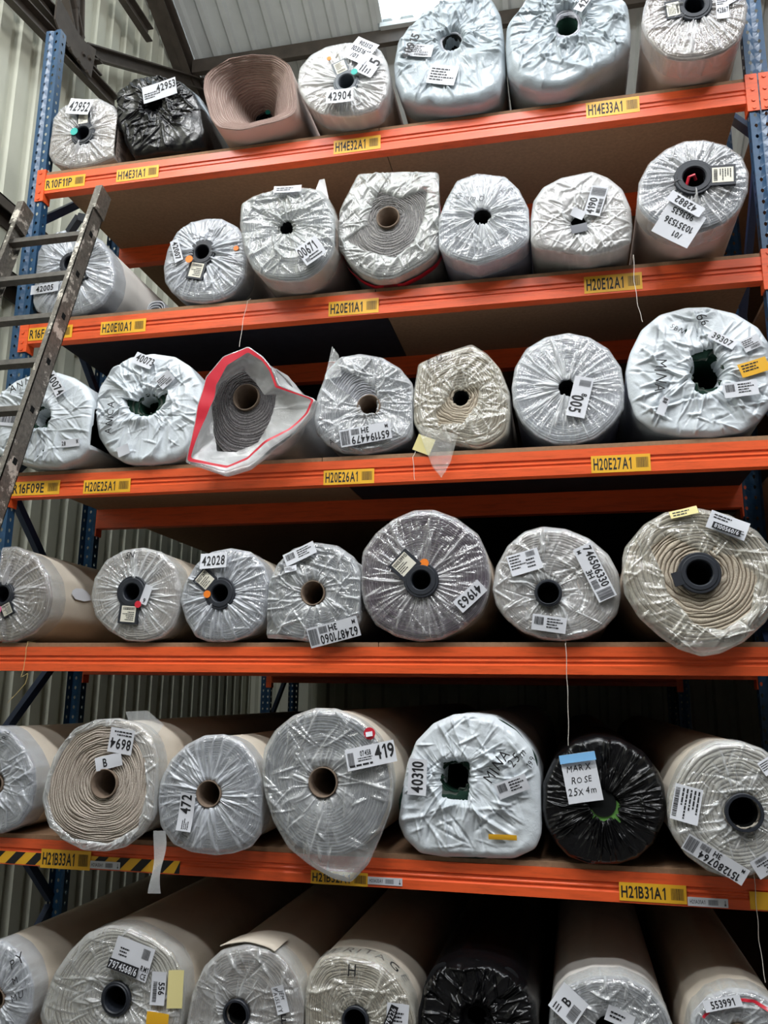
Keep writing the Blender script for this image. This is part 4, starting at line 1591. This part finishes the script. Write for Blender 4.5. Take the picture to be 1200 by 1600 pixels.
R.label(929, 895, 92, 30, 63, HM('746506330')); R.label(820, 879, 50, 34, -17, [('s', -.2, .1, .5, .7, 5), ('b', .25, .32, .3, .25), ('s', .25, -.1, .4, .5, 3)]); R.label(858, 975, 54, 25, 8, SMALL2)
R = Roll(3, (1091, 897), [(967, 896), (976, 855), (1006, 819), (1039, 800), (1090, 793), (1141, 804), (1185, 830), (1211, 863), (1222, 899), (1218, 936), (1196, 973), (1163, 1003), (1127, 1021), (1097, 1026), (1061, 1015), (1031, 995), (998, 965), (976, 929)],
         'huge beige loop carpet roll in torn yellowed film, fourth shelf, tagged 8100560/6', 'beige', 'cream', film='yellowish', style='loose', seed=28, rc=.05, y0=-.1, layer=.0125, hang=True, amp=1.2,
         body=[(975, 895), (984, 857), (1010, 823), (1042, 804), (1090, 798), (1138, 808), (1180, 834), (1205, 866), (1214, 899), (1208, 936), (1188, 968), (1158, 994), (1125, 1008), (1095, 1012), (1061, 1006), (1031, 988), (1002, 960), (984, 929)],
         hole=[(1015, 856), (1045, 836), (1105, 868), (1150, 872), (1180, 905), (1172, 955), (1130, 985), (1085, 975), (1042, 925), (1035, 895)], plug=dict(ro=.075, ri=.045, ang=165, tab=.095, tw=.05, out=.015, label=False))
R.label(1136, 822, 64, 32, 20, [('s', -.1, .25, .6, .3, 2), ('s', .38, -.2, .16, .4, 3)])
R.label(1133, 829, 46, 11, 20, [('t', '8100560/6', 0, 0, .62, .92)], 'ink', 'black_label_panel', ink='paper', out=.012)
R.label(1068, 801, 44, 13, -13, [('s', 0, 0, .8, .7, 2)], 'paperyellow', 'yellow_card')

# ---- fifth shelf
R = Roll(4, (-8, 1225), [(-72, 1230), (-62, 1175), (-32, 1140), (0, 1133), (21, 1145), (42, 1173), (54, 1198), (56, 1229), (49, 1271), (32, 1299), (0, 1315), (-30, 1310), (-60, 1280)],
         'grey carpet roll with cream side at the striped tape end of the fifth shelf', 'grey', 'cream', film='silver', style='loose', seed=29, rc=.045, y0=-.04, amp=.7)
R.hand(8, 1152, 'TRL', 10, -70)
R = Roll(4, (165, 1224), [(65, 1250), (74, 1208), (91, 1170), (116, 1138), (150, 1124), (186, 1122), (217, 1131), (238, 1152), (247, 1187), (247, 1236), (242, 1278), (224, 1303), (196, 1324), (165, 1331), (130, 1329), (98, 1313), (75, 1289)],
         'oatmeal loop carpet roll with cardboard core and thick open rings, fifth shelf, tag 8694', 'oat', 'cream', film='clear', style='loose', seed=30, rc=.056, y0=-.12, layer=.0085, amp=.7, hang=True,
         hole=[(73, 1245), (82, 1195), (112, 1150), (160, 1134), (205, 1146), (228, 1190), (230, 1240), (216, 1292), (170, 1318), (115, 1310), (86, 1284)],
         body=[(70, 1248), (78, 1208), (95, 1172), (119, 1143), (150, 1129), (184, 1127), (213, 1136), (232, 1156), (241, 1188), (241, 1236), (236, 1274), (220, 1298), (196, 1316), (165, 1323), (130, 1321), (100, 1308), (78, 1285)])
R.label(190, 1158, 38, 34, 190, [('t', '8694', 0, .12, .4, .85), ('s', 0, -.3, .8, .25, 2)]); R.label(170, 1190, 42, 19, -14, [('t', 'B', -.15, 0, .6, .15)], curl=.008)
R = Roll(4, (328, 1240), [(245, 1250), (250, 1219), (266, 1187), (291, 1163), (319, 1149), (350, 1147), (378, 1159), (399, 1187), (410, 1222), (413, 1264), (408, 1303), (392, 1324), (364, 1334), (336, 1337), (298, 1332), (270, 1320), (250, 1292)],
         'blue grey carpet roll with cardboard core, torn tag 472 and a dangling film tail', 'grey', 'cream', film='silver', style='pleat', seed=31, rc=.05, y0=-.10, amp=.8, hang=True,
         body=[(250, 1250), (255, 1219), (270, 1189), (294, 1166), (320, 1153), (350, 1151), (376, 1163), (396, 1190), (406, 1222), (409, 1262), (404, 1298), (388, 1318), (362, 1327), (336, 1330), (300, 1326), (274, 1314), (255, 1288)])
R.label(293, 1268, 60, 26, -82, [('t', '472', .2, .08, .66, .5), ('s', -.3, -.05, .3, .5, 4)], curl=.008)
TAIL = R
R = Roll(4, (506, 1222), [(407, 1197), (412, 1169), (429, 1141), (457, 1118), (492, 1106), (527, 1107), (562, 1123), (590, 1148), (608, 1183), (615, 1225), (611, 1263), (597, 1302), (576, 1350), (548, 1380), (520, 1374), (485, 1354), (450, 1326), (426, 1284), (413, 1242)],
         'largest grey roll, fifth shelf, clear bag sagging over the beam, label 419 and red sticker', 'grey', 'cream', film='clear', style='loose', seed=32, rc=.055, y0=-.12, amp=.9, hang=True, layer=.0095,
         body=[(411, 1200), (416, 1172), (432, 1144), (459, 1122), (492, 1111), (526, 1112), (559, 1127), (585, 1152), (602, 1185), (609, 1225), (604, 1262), (590, 1298), (566, 1326), (535, 1340), (500, 1340), (462, 1326), (432, 1284), (418, 1242)])
R.label(581, 1180, 76, 32, -12, [('t', '419', .28, .08, .62, .4), ('t', '07458', -.1, .18, .24, .22), ('s', -.1, -.32, .7, .2, 1), ('b', -.4, 0, .12, .6), ('s', -.12, -.08, .3, .2, 2)], curl=.008)
R.dot(577, 1146, 9, 'red', 'red_sticker'); R.label(577, 1147, 10, 7, -10, [], 'paper', out=.004)
R = Roll(4, (712, 1214), [(622, 1284), (628, 1235), (636, 1193), (650, 1158), (677, 1130), (709, 1116), (740, 1114), (772, 1118), (808, 1141), (833, 1170), (844, 1207), (848, 1265), (846, 1302), (837, 1324), (804, 1339), (760, 1339), (695, 1337), (656, 1331), (632, 1308)],
         'white polythene roll on the fifth shelf with a square dark bore, tagged 40310', 'green', 'bag', film='bagw', style='bag', seed=33, rc=.055, y0=-.02, hole=[(697, 1196), (728, 1195), (728, 1245), (694, 1240)], skirt=1.0, core_kind='green', amp=1.15)
R.label(654, 1213, 56, 31, -88, TAGN('40310')); R.hand(778, 1195, 'MINA', 17, -58); R.hand(808, 1182, '25m', 14, -52); R.hand(829, 1190, '199', 10, -65)
R.label(801, 1228, 50, 24, -20, SMALL2); R.label(786, 1307, 44, 8, 3, [], 'labelyellow', 'yellow_tape')
R = Roll(4, (942, 1256), [(846, 1265), (848, 1225), (866, 1185), (896, 1157), (932, 1148), (969, 1153), (1006, 1174), (1031, 1207), (1044, 1243), (1040, 1280), (1024, 1317), (998, 1342), (965, 1352), (921, 1352), (888, 1340), (866, 1317), (852, 1291)],
         'black polythene wrapped roll with a handwritten white paper on the fifth shelf', 'black', 'black', film='black', style='pleat', seed=34, rc=.05, y0=-.03, hole=.05, skirt=1.0, core_kind='dark', amp=1.5, rim=.03)
R.label(908, 1214, 54, 74, -8, [('h', 'MARX', -.02, .2, .13, .8), ('h', 'ROSE', .0, -.04, .13, .6), ('h', '25X4m', -.04, -.27, .14, .9)], curl=.006)
R.label(902, 1183, 56, 13, -8, [], 'bluepaper', 'blue_paper_strip', curl=.004, out=.016)
k0 = R.frame2d(942, 1256, 0)[2]
MB().disc((.012, -.012, R.cz - .028), (0, 1, 0), .055, .004, 22).build('green_core_disc', M['lime'], R.e)
MB().disc((.0, -.0165, R.cz + .004), (0, 1, 0), .046, .004, 22).build('core_mouth', M['dark'], R.e)  # flat dark disc painted as the shade in the open core
R = Roll(4, (1160, 1268), [(1042, 1265), (1050, 1232), (1064, 1199), (1086, 1174), (1119, 1157), (1156, 1157), (1193, 1170), (1222, 1196), (1240, 1236), (1244, 1280), (1233, 1324), (1207, 1357), (1174, 1372), (1141, 1377), (1105, 1364), (1072, 1339), (1050, 1306)],
         'cream carpet roll in clear film with round black plug, label 151280764 below', 'cream', 'cream', film='clear', style='loose', seed=35, rc=.05, y0=-.13, layer=.0105, amp=.8, hole=.06, plug=dict(ro=.062, ri=.056, tabon=False, out=.016))
R.label(1117, 1342, 112, 30, 212, HM('151280764')); R.label(1072, 1256, 56, 42, 100, [('s', 0, .1, .85, .7, 5), ('b', 0, -.38, .8, .16)]); R.label(1196, 1350, 40, 30, 150, SMALL); R.label(1200, 1196, 26, 22, -30, SMALL)

# ---- bottom shelf
R = Roll(5, (-6, 1560), [(-68, 1560), (-52, 1502), (-22, 1475), (0, 1468), (24, 1482), (42, 1507), (52, 1542), (48, 1580), (25, 1625), (-10, 1650), (-50, 1630)],
         'carpet roll with cream side and scribbled film at the cladding end of the bottom shelf', 'white', 'cream', film='silver', seed=36, rc=.045, y0=-.0, amp=.9)
R.hand(28, 1500, 'PY', 14, -35); R.hand(26, 1530, 'M', 10, -30); R.hand(30, 1556, 'MU', 10, -25)
R = Roll(5, (185, 1558), [(60, 1590), (70, 1556), (84, 1521), (108, 1486), (136, 1458), (168, 1446), (203, 1449), (238, 1465), (269, 1489), (283, 1517), (287, 1556), (285, 1605), (265, 1650), (230, 1685), (180, 1698), (120, 1685), (75, 1645)],
         'big cream carpet roll on the bottom shelf with paper 7974568 and yellow card', 'cream', 'cream', film='clear', style='loose', seed=37, rc=.05, y0=-.0, layer=.0115, amp=.9, hole=.06, plug=dict(ro=.062, ri=.045, tabon=False))
R.label(208, 1497, 62, 46, 22, [('s', -.2, .1, .3, .3, 3), ('b', .32, .26, .2, .3), ('t', 'RM1', .38, -.15, .16, .2), ('t', 'CE', .4, -.36, .16, .14)])
R.label(197, 1509, 48, 14, 22, [('t', '7974568/6', 0, 0, .66, .92)], 'ink', 'black_label_panel', ink='paper', out=.012)
R.label(249, 1543, 52, 26, 94, [('t', '556', -.0, .22, .4, .6), ('b', .1, -.22, .6, .28)]); R.label(275, 1545, 22, 50, 4, [], 'paperyellow', 'yellow_card'); R.label(250, 1592, 34, 22, 10, [], 'labelyellow', 'orange_tape')
R = Roll(5, (372, 1582), [(290, 1600), (300, 1550), (318, 1510), (345, 1485), (385, 1475), (425, 1482), (450, 1505), (467, 1535), (478, 1580), (475, 1630), (455, 1670), (410, 1694), (360, 1696), (310, 1668)],
         'taupe carpet roll on the bottom shelf with a folded flap of backing on top', 'taupe', 'cream', film='clear', style='loose', seed=38, rc=.042, y0=-.03, amp=.9, hole=.05, plug=dict(ro=.052, ri=.044, tabon=False))
R.label(440, 1560, 44, 22, 76, [('h', 'JEM', -.15, .2, .34, .5), ('h', 'PAISLEY', 0, -.22, .34, .9)]); R.hand(446, 1592, 'E', 16, -8)
FLAP = R
R = Roll(5, (557, 1592), [(475, 1600), (475, 1556), (482, 1524), (499, 1496), (527, 1491), (566, 1495), (597, 1505), (622, 1528), (639, 1556), (650, 1600), (648, 1645), (620, 1688), (560, 1702), (505, 1680), (480, 1640)],
         'beige carpet roll on the bottom shelf with writing inked on its backing', 'beige', 'cream', film='yellowish', style='loose', seed=39, rc=.045, y0=-.02, amp=1.0, hole=.045, plug=dict(ro=.05, ri=.04, tabon=False))
R.mark_on_side('HERITAGE', 566, 1495, .055, .075); R.hand(553, 1515, 'H', 20, 4); R.label(622, 1590, 34, 44, 10, [('s', .1, 0, .7, .5, 4)]); R.label(613, 1584, 36, 13, -68, [('t', '79226', 0, 0, .62, .9)], 'ink', 'black_label_panel', ink='paper', out=.012)
R = Roll(5, (745, 1590), [(653, 1590), (660, 1542), (681, 1510), (716, 1497), (765, 1503), (800, 1518), (823, 1540), (838, 1570), (842, 1610), (825, 1655), (780, 1690), (720, 1695), (675, 1665), (655, 1630)],
         'black polythene wrapped roll on the bottom shelf, its top half showing', 'black', 'black', film='black', style='bag', seed=40, rc=.04, y0=-.02, skirt=1.0, core_kind='dark', hole=.03, amp=1.3, rim=.05)
R = Roll(5, (950, 1610), [(856, 1606), (862, 1570), (886, 1540), (925, 1526), (975, 1526), (1015, 1545), (1042, 1578), (1055, 1612), (1050, 1655), (1022, 1690), (960, 1708), (900, 1692), (862, 1655)],
         'grey carpet roll with thick white rim and square label B, bottom shelf', 'grey', 'white', film='clear', style='loose', seed=41, rc=.045, y0=-.03, amp=.9, core_kind='dark')
R.label(888, 1568, 44, 46, -55, [('t', 'B', .05, .1, .3, .4), ('b', -.1, -.28, .5, .3), ('s', -.25, .25, .35, .3, 3)]); R.label(968, 1588, 46, 26, 25, [('s', 0, 0, .7, .5, 2)], curl=.008)
R = Roll(5, (1155, 1625), [(1072, 1625), (1080, 1585), (1106, 1556), (1140, 1544), (1180, 1548), (1215, 1568), (1240, 1605), (1240, 1650), (1210, 1692), (1150, 1706), (1100, 1690), (1075, 1660)],
         'carpet roll on the bottom shelf with a red arc inside its rim, number 553991', 'white', 'cream', film='clear', style='loose', seed=42, rc=.05, y0=-.05, amp=.8)
R.label(1128, 1566, 58, 16, -12, [('t', '553991', 0, 0, .62, .9)])
LASTROLL = R


def arc_band(R, s0, s1, a0, a1, name='red_band', mat='red', off=.004):
    """a flat band following the rim of a roll between two angles (degrees, anticlockwise from +X)"""
    th = np.radians(np.linspace(a0, a1, 40))
    rr = np.interp(th % (2 * PI), np.append(R.thf, 2 * PI), np.append(R.Rf, R.Rf[0]))
    V, F = [], []
    for t, r in zip(th, rr):
        for k in (s0, s1):
            u, v = r * k * math.cos(t), r * k * math.sin(t)
            V.append((u, R.sample(np.array([u]), np.array([v]))[0] - off, v + R.cz))
    for i in range(39):
        F.append((2 * i, 2 * i + 2, 2 * i + 3, 2 * i + 1))
    return mesh_np(name, V, F, M[mat], R.e, True)


arc_band(LASTROLL, .80, .86, 40, 150)

# red stripe round the open bag on the second shelf
R = RED1
th = np.linspace(0, 2 * PI, NT_F, endpoint=False)
V = []
for d in (.045, .062, .078):
    kk = 1 - math.exp(-d / .035)
    Rk = R.Rf * (1 - kk) + (R.Rbf * 1.006) * kk + .009
    V.append(np.stack([Rk * np.cos(th), np.full(NT_F, d + .006), np.maximum(Rk * np.sin(th) + R.cz, .0)], 1))
mesh_np('red_band', np.concatenate(V), grid_faces(3, NT_F), M['red'], R.e, True)

# the flared open bag with the red edge, third shelf
R = RED2
mouth = [(289, 723), (298, 688), (308, 636), (322, 590), (350, 558), (388, 541), (410, 556), (425, 575), (436, 602), (495, 625), (485, 647), (460, 675), (432, 696), (387, 730), (350, 741), (310, 728)]
pole = np.array([384, 640.])
n = 200


def ring_px(pts, Y, sigma=1.0):
    c = on_y(pole[0], pole[1], Y)
    P = np.array([on_y(px, py, Y) for px, py in pts])[:, [0, 2]]
    th, rr = poly_radius(P, c[[0, 2]], n, sigma)
    return th, rr, c


th, rm, cm = ring_px(mouth, R.y0 - .13)
loc = lambda c: np.array([c[0] - R.c[0], c[1] - R.y0, c[2] - R.zb])
rb = np.interp(th, np.append(R.th, 2 * PI), np.append(R.Rb, R.Rb[0]))
cB = np.array([0, 0, R.cz])
cM = loc(cm)
rings, ops = [], []


def ring(c, r, y, op, ph=0, jit=.006, zmin=None):
    j = (ridged(th * 8 / PI + ph, np.full(n, y * 9 + ph), 77) - .5) * jit * 2
    z = c[2] + (r + j) * np.sin(th)
    if zmin is not None:
        z = np.maximum(z, zmin)
    rings.append(np.stack([c[0] + (r + j) * np.cos(th), y + (vnoise(th * 3, np.full(n, ph), 0, 5) - .5) * .02, z], 1))
    ops.append(np.clip(op + .5 * ridged(th * 14 / PI, np.full(n, ph * 1.7), 78) ** 4, 0, 1))


yM = cM[1]
# torn inner flap round the visible carpet, mouth edge, outside of the bag, then along the roll
_, rw, cw = ring_px([(330, 632), (346, 598), (380, 578), (400, 600), (412, 616), (432, 616), (424, 655), (404, 692), (370, 706), (338, 704)], R.y0 - .035, .8)
cW = loc(cw)
ring(cW, rw, -.035, .35, 1, .003)
ring(cW * .75 + cM * .25, rw * .7 + rm * .3, -.05, .5, 2)
ring(cW * .35 + cM * .65, rw * .35 + rm * .62, -.09, .35, 3, .008)
ring(cM, rm * .95, yM + .008, .3, 3.5, .004)
nin = len(rings)
ring(cM, rm, yM, .2, 4, .0)
ring(cM, rm * 1.0, yM + .035, .3, 4, .002)
ring(cM * .75 + cB * .25, rm * .75 + rb * .29, yM * .6, .4, 5, .006, .0)
ring(cM * .4 + cB * .6, rm * .4 + rb * .64, .015, .4, 6, .006, .0)
for i, d in enumerate((.05, .12, .3, .6, 1.1)):
    ring(cB, rb * 1.05, d, .42, 7 + i, .008, .0)
V = np.concatenate(rings)
o = mesh_np('plastic_wrap', V, grid_faces(len(rings), n), FILM['milky'], R.e, True, {'op': np.concatenate(ops)})
# red edging, wide on the ladder side, narrow on the other
ins = .006 + .03 * np.clip(np.cos(th + PI * .42), 0, 1) ** 2
wdt = ins + .011 + .05 * np.clip(np.cos(th - PI * .85), 0, 1) ** 2
V = np.concatenate([rings[nin] + np.stack([-ins * np.cos(th), np.full(n, -.004), -ins * np.sin(th)], 1), (rings[nin] * 1 + np.stack([-np.cos(th) * wdt, np.full(n, -.002), -np.sin(th) * wdt], 1))])
mesh_np('red_band', V, grid_faces(2, n), M['red'], R.e, True)
# ------------------------------------------------------------------ the splattered ladder
LK, LYT, LZT = .3, -.15, 4.1
lad = empty('ladder', (.2, LYT - LK * LZT, 0), 'paint splattered aluminium ladder leaning against the rack by the blue upright', 'ladder')
ld = Vector((0, LK, 1)).normalized()
lx0, lx1 = -.18, .235         # outer faces, local
topz = 4.13


def lp(x, z, off=0):
    """a point of the ladder's middle plane; off: towards the aisle"""
    nrm = Vector((0, -1, LK)).normalized()
    return Vector((x, LK * z, z)) + nrm * off


for x, sg in ((lx0, 1), (lx1, -1)):
    m = MB()
    for (xa, xb, oa, ob) in ((x, x + sg * .004, -.042, .042), (x, x + sg * .026, .038, .042), (x, x + sg * .026, -.042, -.038)):
        vs = []
        zt = topz if sg < 0 else topz - .04
        for z in (0.02, zt):
            for a, b in ((xa, oa), (xb, oa), (xb, ob), (xa, ob)):
                vs.append(lp(a, z, b))
        m.add(vs, [(0, 1, 2, 3), (7, 6, 5, 4), (0, 4, 5, 1), (1, 5, 6, 2), (2, 6, 7, 3), (3, 7, 4, 0)])
    m.build('stile', M['alu'], lad)
    f = MB()
    f.bar(lp(x + sg * .01, 0.0), lp(x + sg * .01, .05), .035, .08, (0, -1, 0)).build('rubber_foot', M['plug'], lad)
    c = MB()
    c.bar(lp(x + sg * .008, zt - .12, 0), lp(x + sg * .008, zt + .02, 0), .034, .085, (0, -1, 0)).build('end_cap', M['alu'], lad)
rz = 3.885
rungs = 0
while rz > .2:
    m = MB()
    a, b = lp(lx0 + .003, rz), lp(lx1 - .003, rz)
    m.bar(a, b, .034, .026, ld)
    m.build('rung', M['rung'], lad)
    h = MB()
    for s_, x in ((1, lx1 + .0015), (-1, lx0 - .0015)):
        h.bar(lp(x - .001, rz - .012), lp(x - .001, rz + .012), .003, .022, (0, -1, 0))
        for q in ((-.016, 0), (.016, 0)):
            pass
    o = h.build('rung_socket', M['dark'], lad)
    rz -= .233
# black hook at the head of the ladder
hk = MB()
LO = np.array(lad.location)
hp = [on_y(x, y, Y) - LO for x, y, Y in ((154, 346, -.14), (124, 340, -.12), (108, 364, -.09))]
hk.bar(hp[0], hp[1], .03, .035).bar(hp[1], hp[2], .03, .035)
hk.build('hook', M['plug'], lad)

# ------------------------------------------------------------------ folded carpet offcut, strings, film tail
zb = LEV[1] + BT + .001
p = on_y(247, 440, .28)
of = empty('carpet_offcut', (p[0], .28, zb), 'small folded grey carpet offcut tucked beside the roll tagged 42007', 'carpet offcut')
m = MB()
for i in range(5):
    hh, ww = .095 - i * .017, .052 - i * .009
    a = []
    for k in range(20):
        an = 2 * PI * k / 20
        ca, sa_ = math.cos(an), math.sin(an)
        a.append((ww * math.copysign(abs(ca) ** .6, ca), .096 + hh * math.copysign(abs(sa_) ** .6, sa_)))
    bq = [(x * (1 - .1 / (1 + .0)) if abs(x) > .001 else x, .096 + (z - .096) * .93) for x, z in a]
    vs = [(x, y, z) for y in (0 - .004 * i, .6) for x, z in a] + [(x, y, z) for y in (0 - .004 * i, .6) for x, z in bq]
    fs = []
    for k in range(20):
        j = (k + 1) % 20
        fs += [(k, j, 20 + j, 20 + k), (40 + j, 40 + k, 60 + k, 60 + j), (j, k, 40 + k, 40 + j), (20 + k, 20 + j, 60 + j, 60 + k)]
    m.add(vs, fs)
m.build('folded_layers', BACK['grey'], of)


def hang_string(pts, Y, label, mat='string', r=.0012, wob=.004):
    P = [on_y(px, py, Y) for px, py in pts]
    lev = min(LEV, key=lambda z: abs(z - P[0][2]))
    top = np.array([P[0][0], .05, lev + BT + .003])
    P = [top, np.array([P[0][0], -.004, lev + BT + .004])] + [q for q in P if q[2] < lev + BT]
    c = P[0]
    e = empty('string', c, label, 'string', 'loose strings hanging from the beams')
    fine = []
    for i in range(len(P) - 1):
        for k in range(6):
            t_ = k / 6
            q = P[i] * (1 - t_) + P[i + 1] * t_
            fine.append(q - c + np.array([math.sin(i * 6 + k) * wob * .3, 0, 0]))
    fine.append(P[-1] - c)
    MB().tube(fine, r, 5).build('strand', M[mat], e)
    return e


hang_string([(391, 438), (387, 470), (380, 500), (374, 542)], -.02, 'white string hanging from the second shelf beam above the red edged bag')
hang_string([(990, 398), (991, 440), (997, 478), (1004, 503)], -.12, 'white string beside the roll tagged 42882, hanging over label H20E12A1')
hang_string([(884, 1008), (886, 1060), (888, 1110), (888, 1165)], -.05, 'thin white string hanging from the fourth shelf down to the black roll')
hang_string([(41, 1014), (38, 1040), (33, 1058), (44, 1052), (40, 1068), (12, 1098)], -.01, 'yellow string hanging from the fourth shelf beam near the cladding', 'yellowstring')
hang_string([(1183, 1425), (1186, 1470), (1196, 1535)], -.01, 'grey string hanging from the fifth shelf beam above the number 553991 roll', 'string')
hang_string([(648, 690), (645, 715), (648, 750)], -.02, 'short white string on the third shelf beam beside the yellow card', 'string')

# a strip of film dangling from the roll with the torn tag
R = TAIL
n = 14
V = []
for i in range(n):
    t_ = i / (n - 1)
    px, py = 249 - 6 * t_ + 2 * math.sin(t_ * 5), 1298 + 98 * t_
    P = on_y(px, py, -.14)
    wdt = .022 + .004 * math.sin(t_ * 7)
    for s_ in (-1, 0, 1):
        V.append((P[0] - R.c[0] + s_ * wdt, P[1] - R.y0 + .006 * math.sin(t_ * 6 + s_), P[2] - R.zb))
F = [(3 * i + k, 3 * i + k + 1, 3 * i + 4 + k, 3 * i + 3 + k) for i in range(n - 1) for k in (0, 1)]
mesh_np('film_tail', V, F, FILM['milky'], R.e, True, {'op': np.full(len(V), .7)})

# the flap of backing folded over on the bottom shelf
R = FLAP
V, F = [], []
angs = np.radians(np.linspace(58, 112, 12))
for lay_ in (0, .005):
    for j, d in enumerate((.0, .05, .12, .16)):
        for i, t_ in enumerate(angs):
            rr = np.interp(t_, R.th, R.Rb) + .006 + lay_ + .012 * (i / 11) * (1 - j / 3)
            V.append((rr * math.cos(t_), d - .01 + .02 * (i / 11), rr * math.sin(t_) + R.cz))
for q, flip in ((0, False), (48, True)):
    for j in range(3):
        for i in range(11):
            f = (q + j * 12 + i, q + j * 12 + i + 1, q + j * 12 + i + 13, q + j * 12 + i + 12)
            F.append(f[::-1] if flip else f)
F += [(i, i + 48, i + 49, i + 1) for i in range(11)]
mesh_np('backing_flap', V, F, BACK['cream'], R.e, True)

# a torn tongue of film hanging over the third beam
R = TORN
q = [on_y(x, y, -.035) for x, y in ((652, 664), (716, 680), (704, 722), (690, 747), (676, 730), (664, 700))]
V = [(a[0] - R.c[0], a[1] - R.y0 - (.006 if i % 2 else 0), a[2] - R.zb) for i, a in enumerate(q)]
mesh_np('film_tail', V, [(0, 1, 2), (0, 2, 3), (0, 3, 4), (0, 4, 5)], FILM['yellowish'], R.e, True, {'op': np.full(len(V), .6)})

# ears of film standing up from two of the wraps, and a scrap of paper on a roll's side
by = {R.seed: R for R in ROLLS}
for sd, Y, pts, f in ((18, -.02, [(519, 541), (530, 556), (534, 588), (508, 594), (515, 562)], 'clear'), (10, -.10, [(499, 281), (508, 281), (514, 312), (492, 304)], 'milky'), (30, -.02, [(196, 1112), (232, 1110), (256, 1132), (240, 1160), (205, 1140)], 'clear')):
    R = by[sd]
    q = [on_y(x, y, Y) for x, y in pts]
    V = [(a[0] - R.c[0], a[1] - R.y0 - (.008 if i % 2 else 0), a[2] - R.zb) for i, a in enumerate(q)]
    mesh_np('film_tail', V, [(0, i, i + 1) for i in range(1, len(V) - 1)], FILM[f], R.e, True, {'op': np.full(len(V), .55)})
R = by[22]
rr = float(R.Rb[0])
q = on_x(127, 928, R.c[0] + rr)
rnd = random.Random(4)
V = []
for i in range(9):
    an = 2 * PI * i / 9
    k = rnd.uniform(.7, 1.1)
    tz = math.asin(max(-.9, min(.9, (q[2] - R.zb - R.cz) / rr))) + .033 / rr * k * math.sin(an)
    rs = np.interp(tz % (2 * PI), np.append(R.th, 2 * PI), np.append(R.Rb, R.Rb[0])) + .007
    V.append((rs * math.cos(tz), q[1] - R.y0 + .10 * k * math.cos(an), rs * math.sin(tz) + R.cz))
mesh_np('paper_scrap', V, [tuple(range(9))], M['paper'], R.e)

# ------------------------------------------------------------------ neighbouring rolls press flat against each other
rows = {}
for R in ROLLS:
    rows.setdefault(R.row, []).append(R)
for row in rows.values():
    row.sort(key=lambda r: r.c[0])
    for A, B in zip(row, row[1:]):
        right = A.c[0] + (A.Rb * np.cos(A.th)).max() + .008
        left = B.c[0] + (B.Rb * np.cos(B.th)).min() - .008
        mid = (right + left) / 2 if right > left else None
        for Q, other, sg in ((A, B, 1), (B, A, -1)):
            lim = mid if mid is not None else (right + left) / 2
            lim -= sg * .002
            for o in Q.e.children:
                if o.name.split('.')[0] not in ('carpet_backing', 'plastic_wrap', 'wound_carpet', 'red_band'):
                    continue
                me = o.data
                v = np.empty(len(me.vertices) * 3, dtype=np.float32)
                me.vertices.foreach_get('co', v)
                v = v.reshape(-1, 3)
                wx, wy = v[:, 0] + Q.c[0], v[:, 1] + Q.y0
                hit = (wy > other.y0 - .085) & ((wx - lim) * sg > 0)
                if hit.any():
                    v[hit, 0] = lim - Q.c[0] + (wx[hit] - lim) * .0
                    me.vertices.foreach_set('co', v.ravel())
                    me.update()
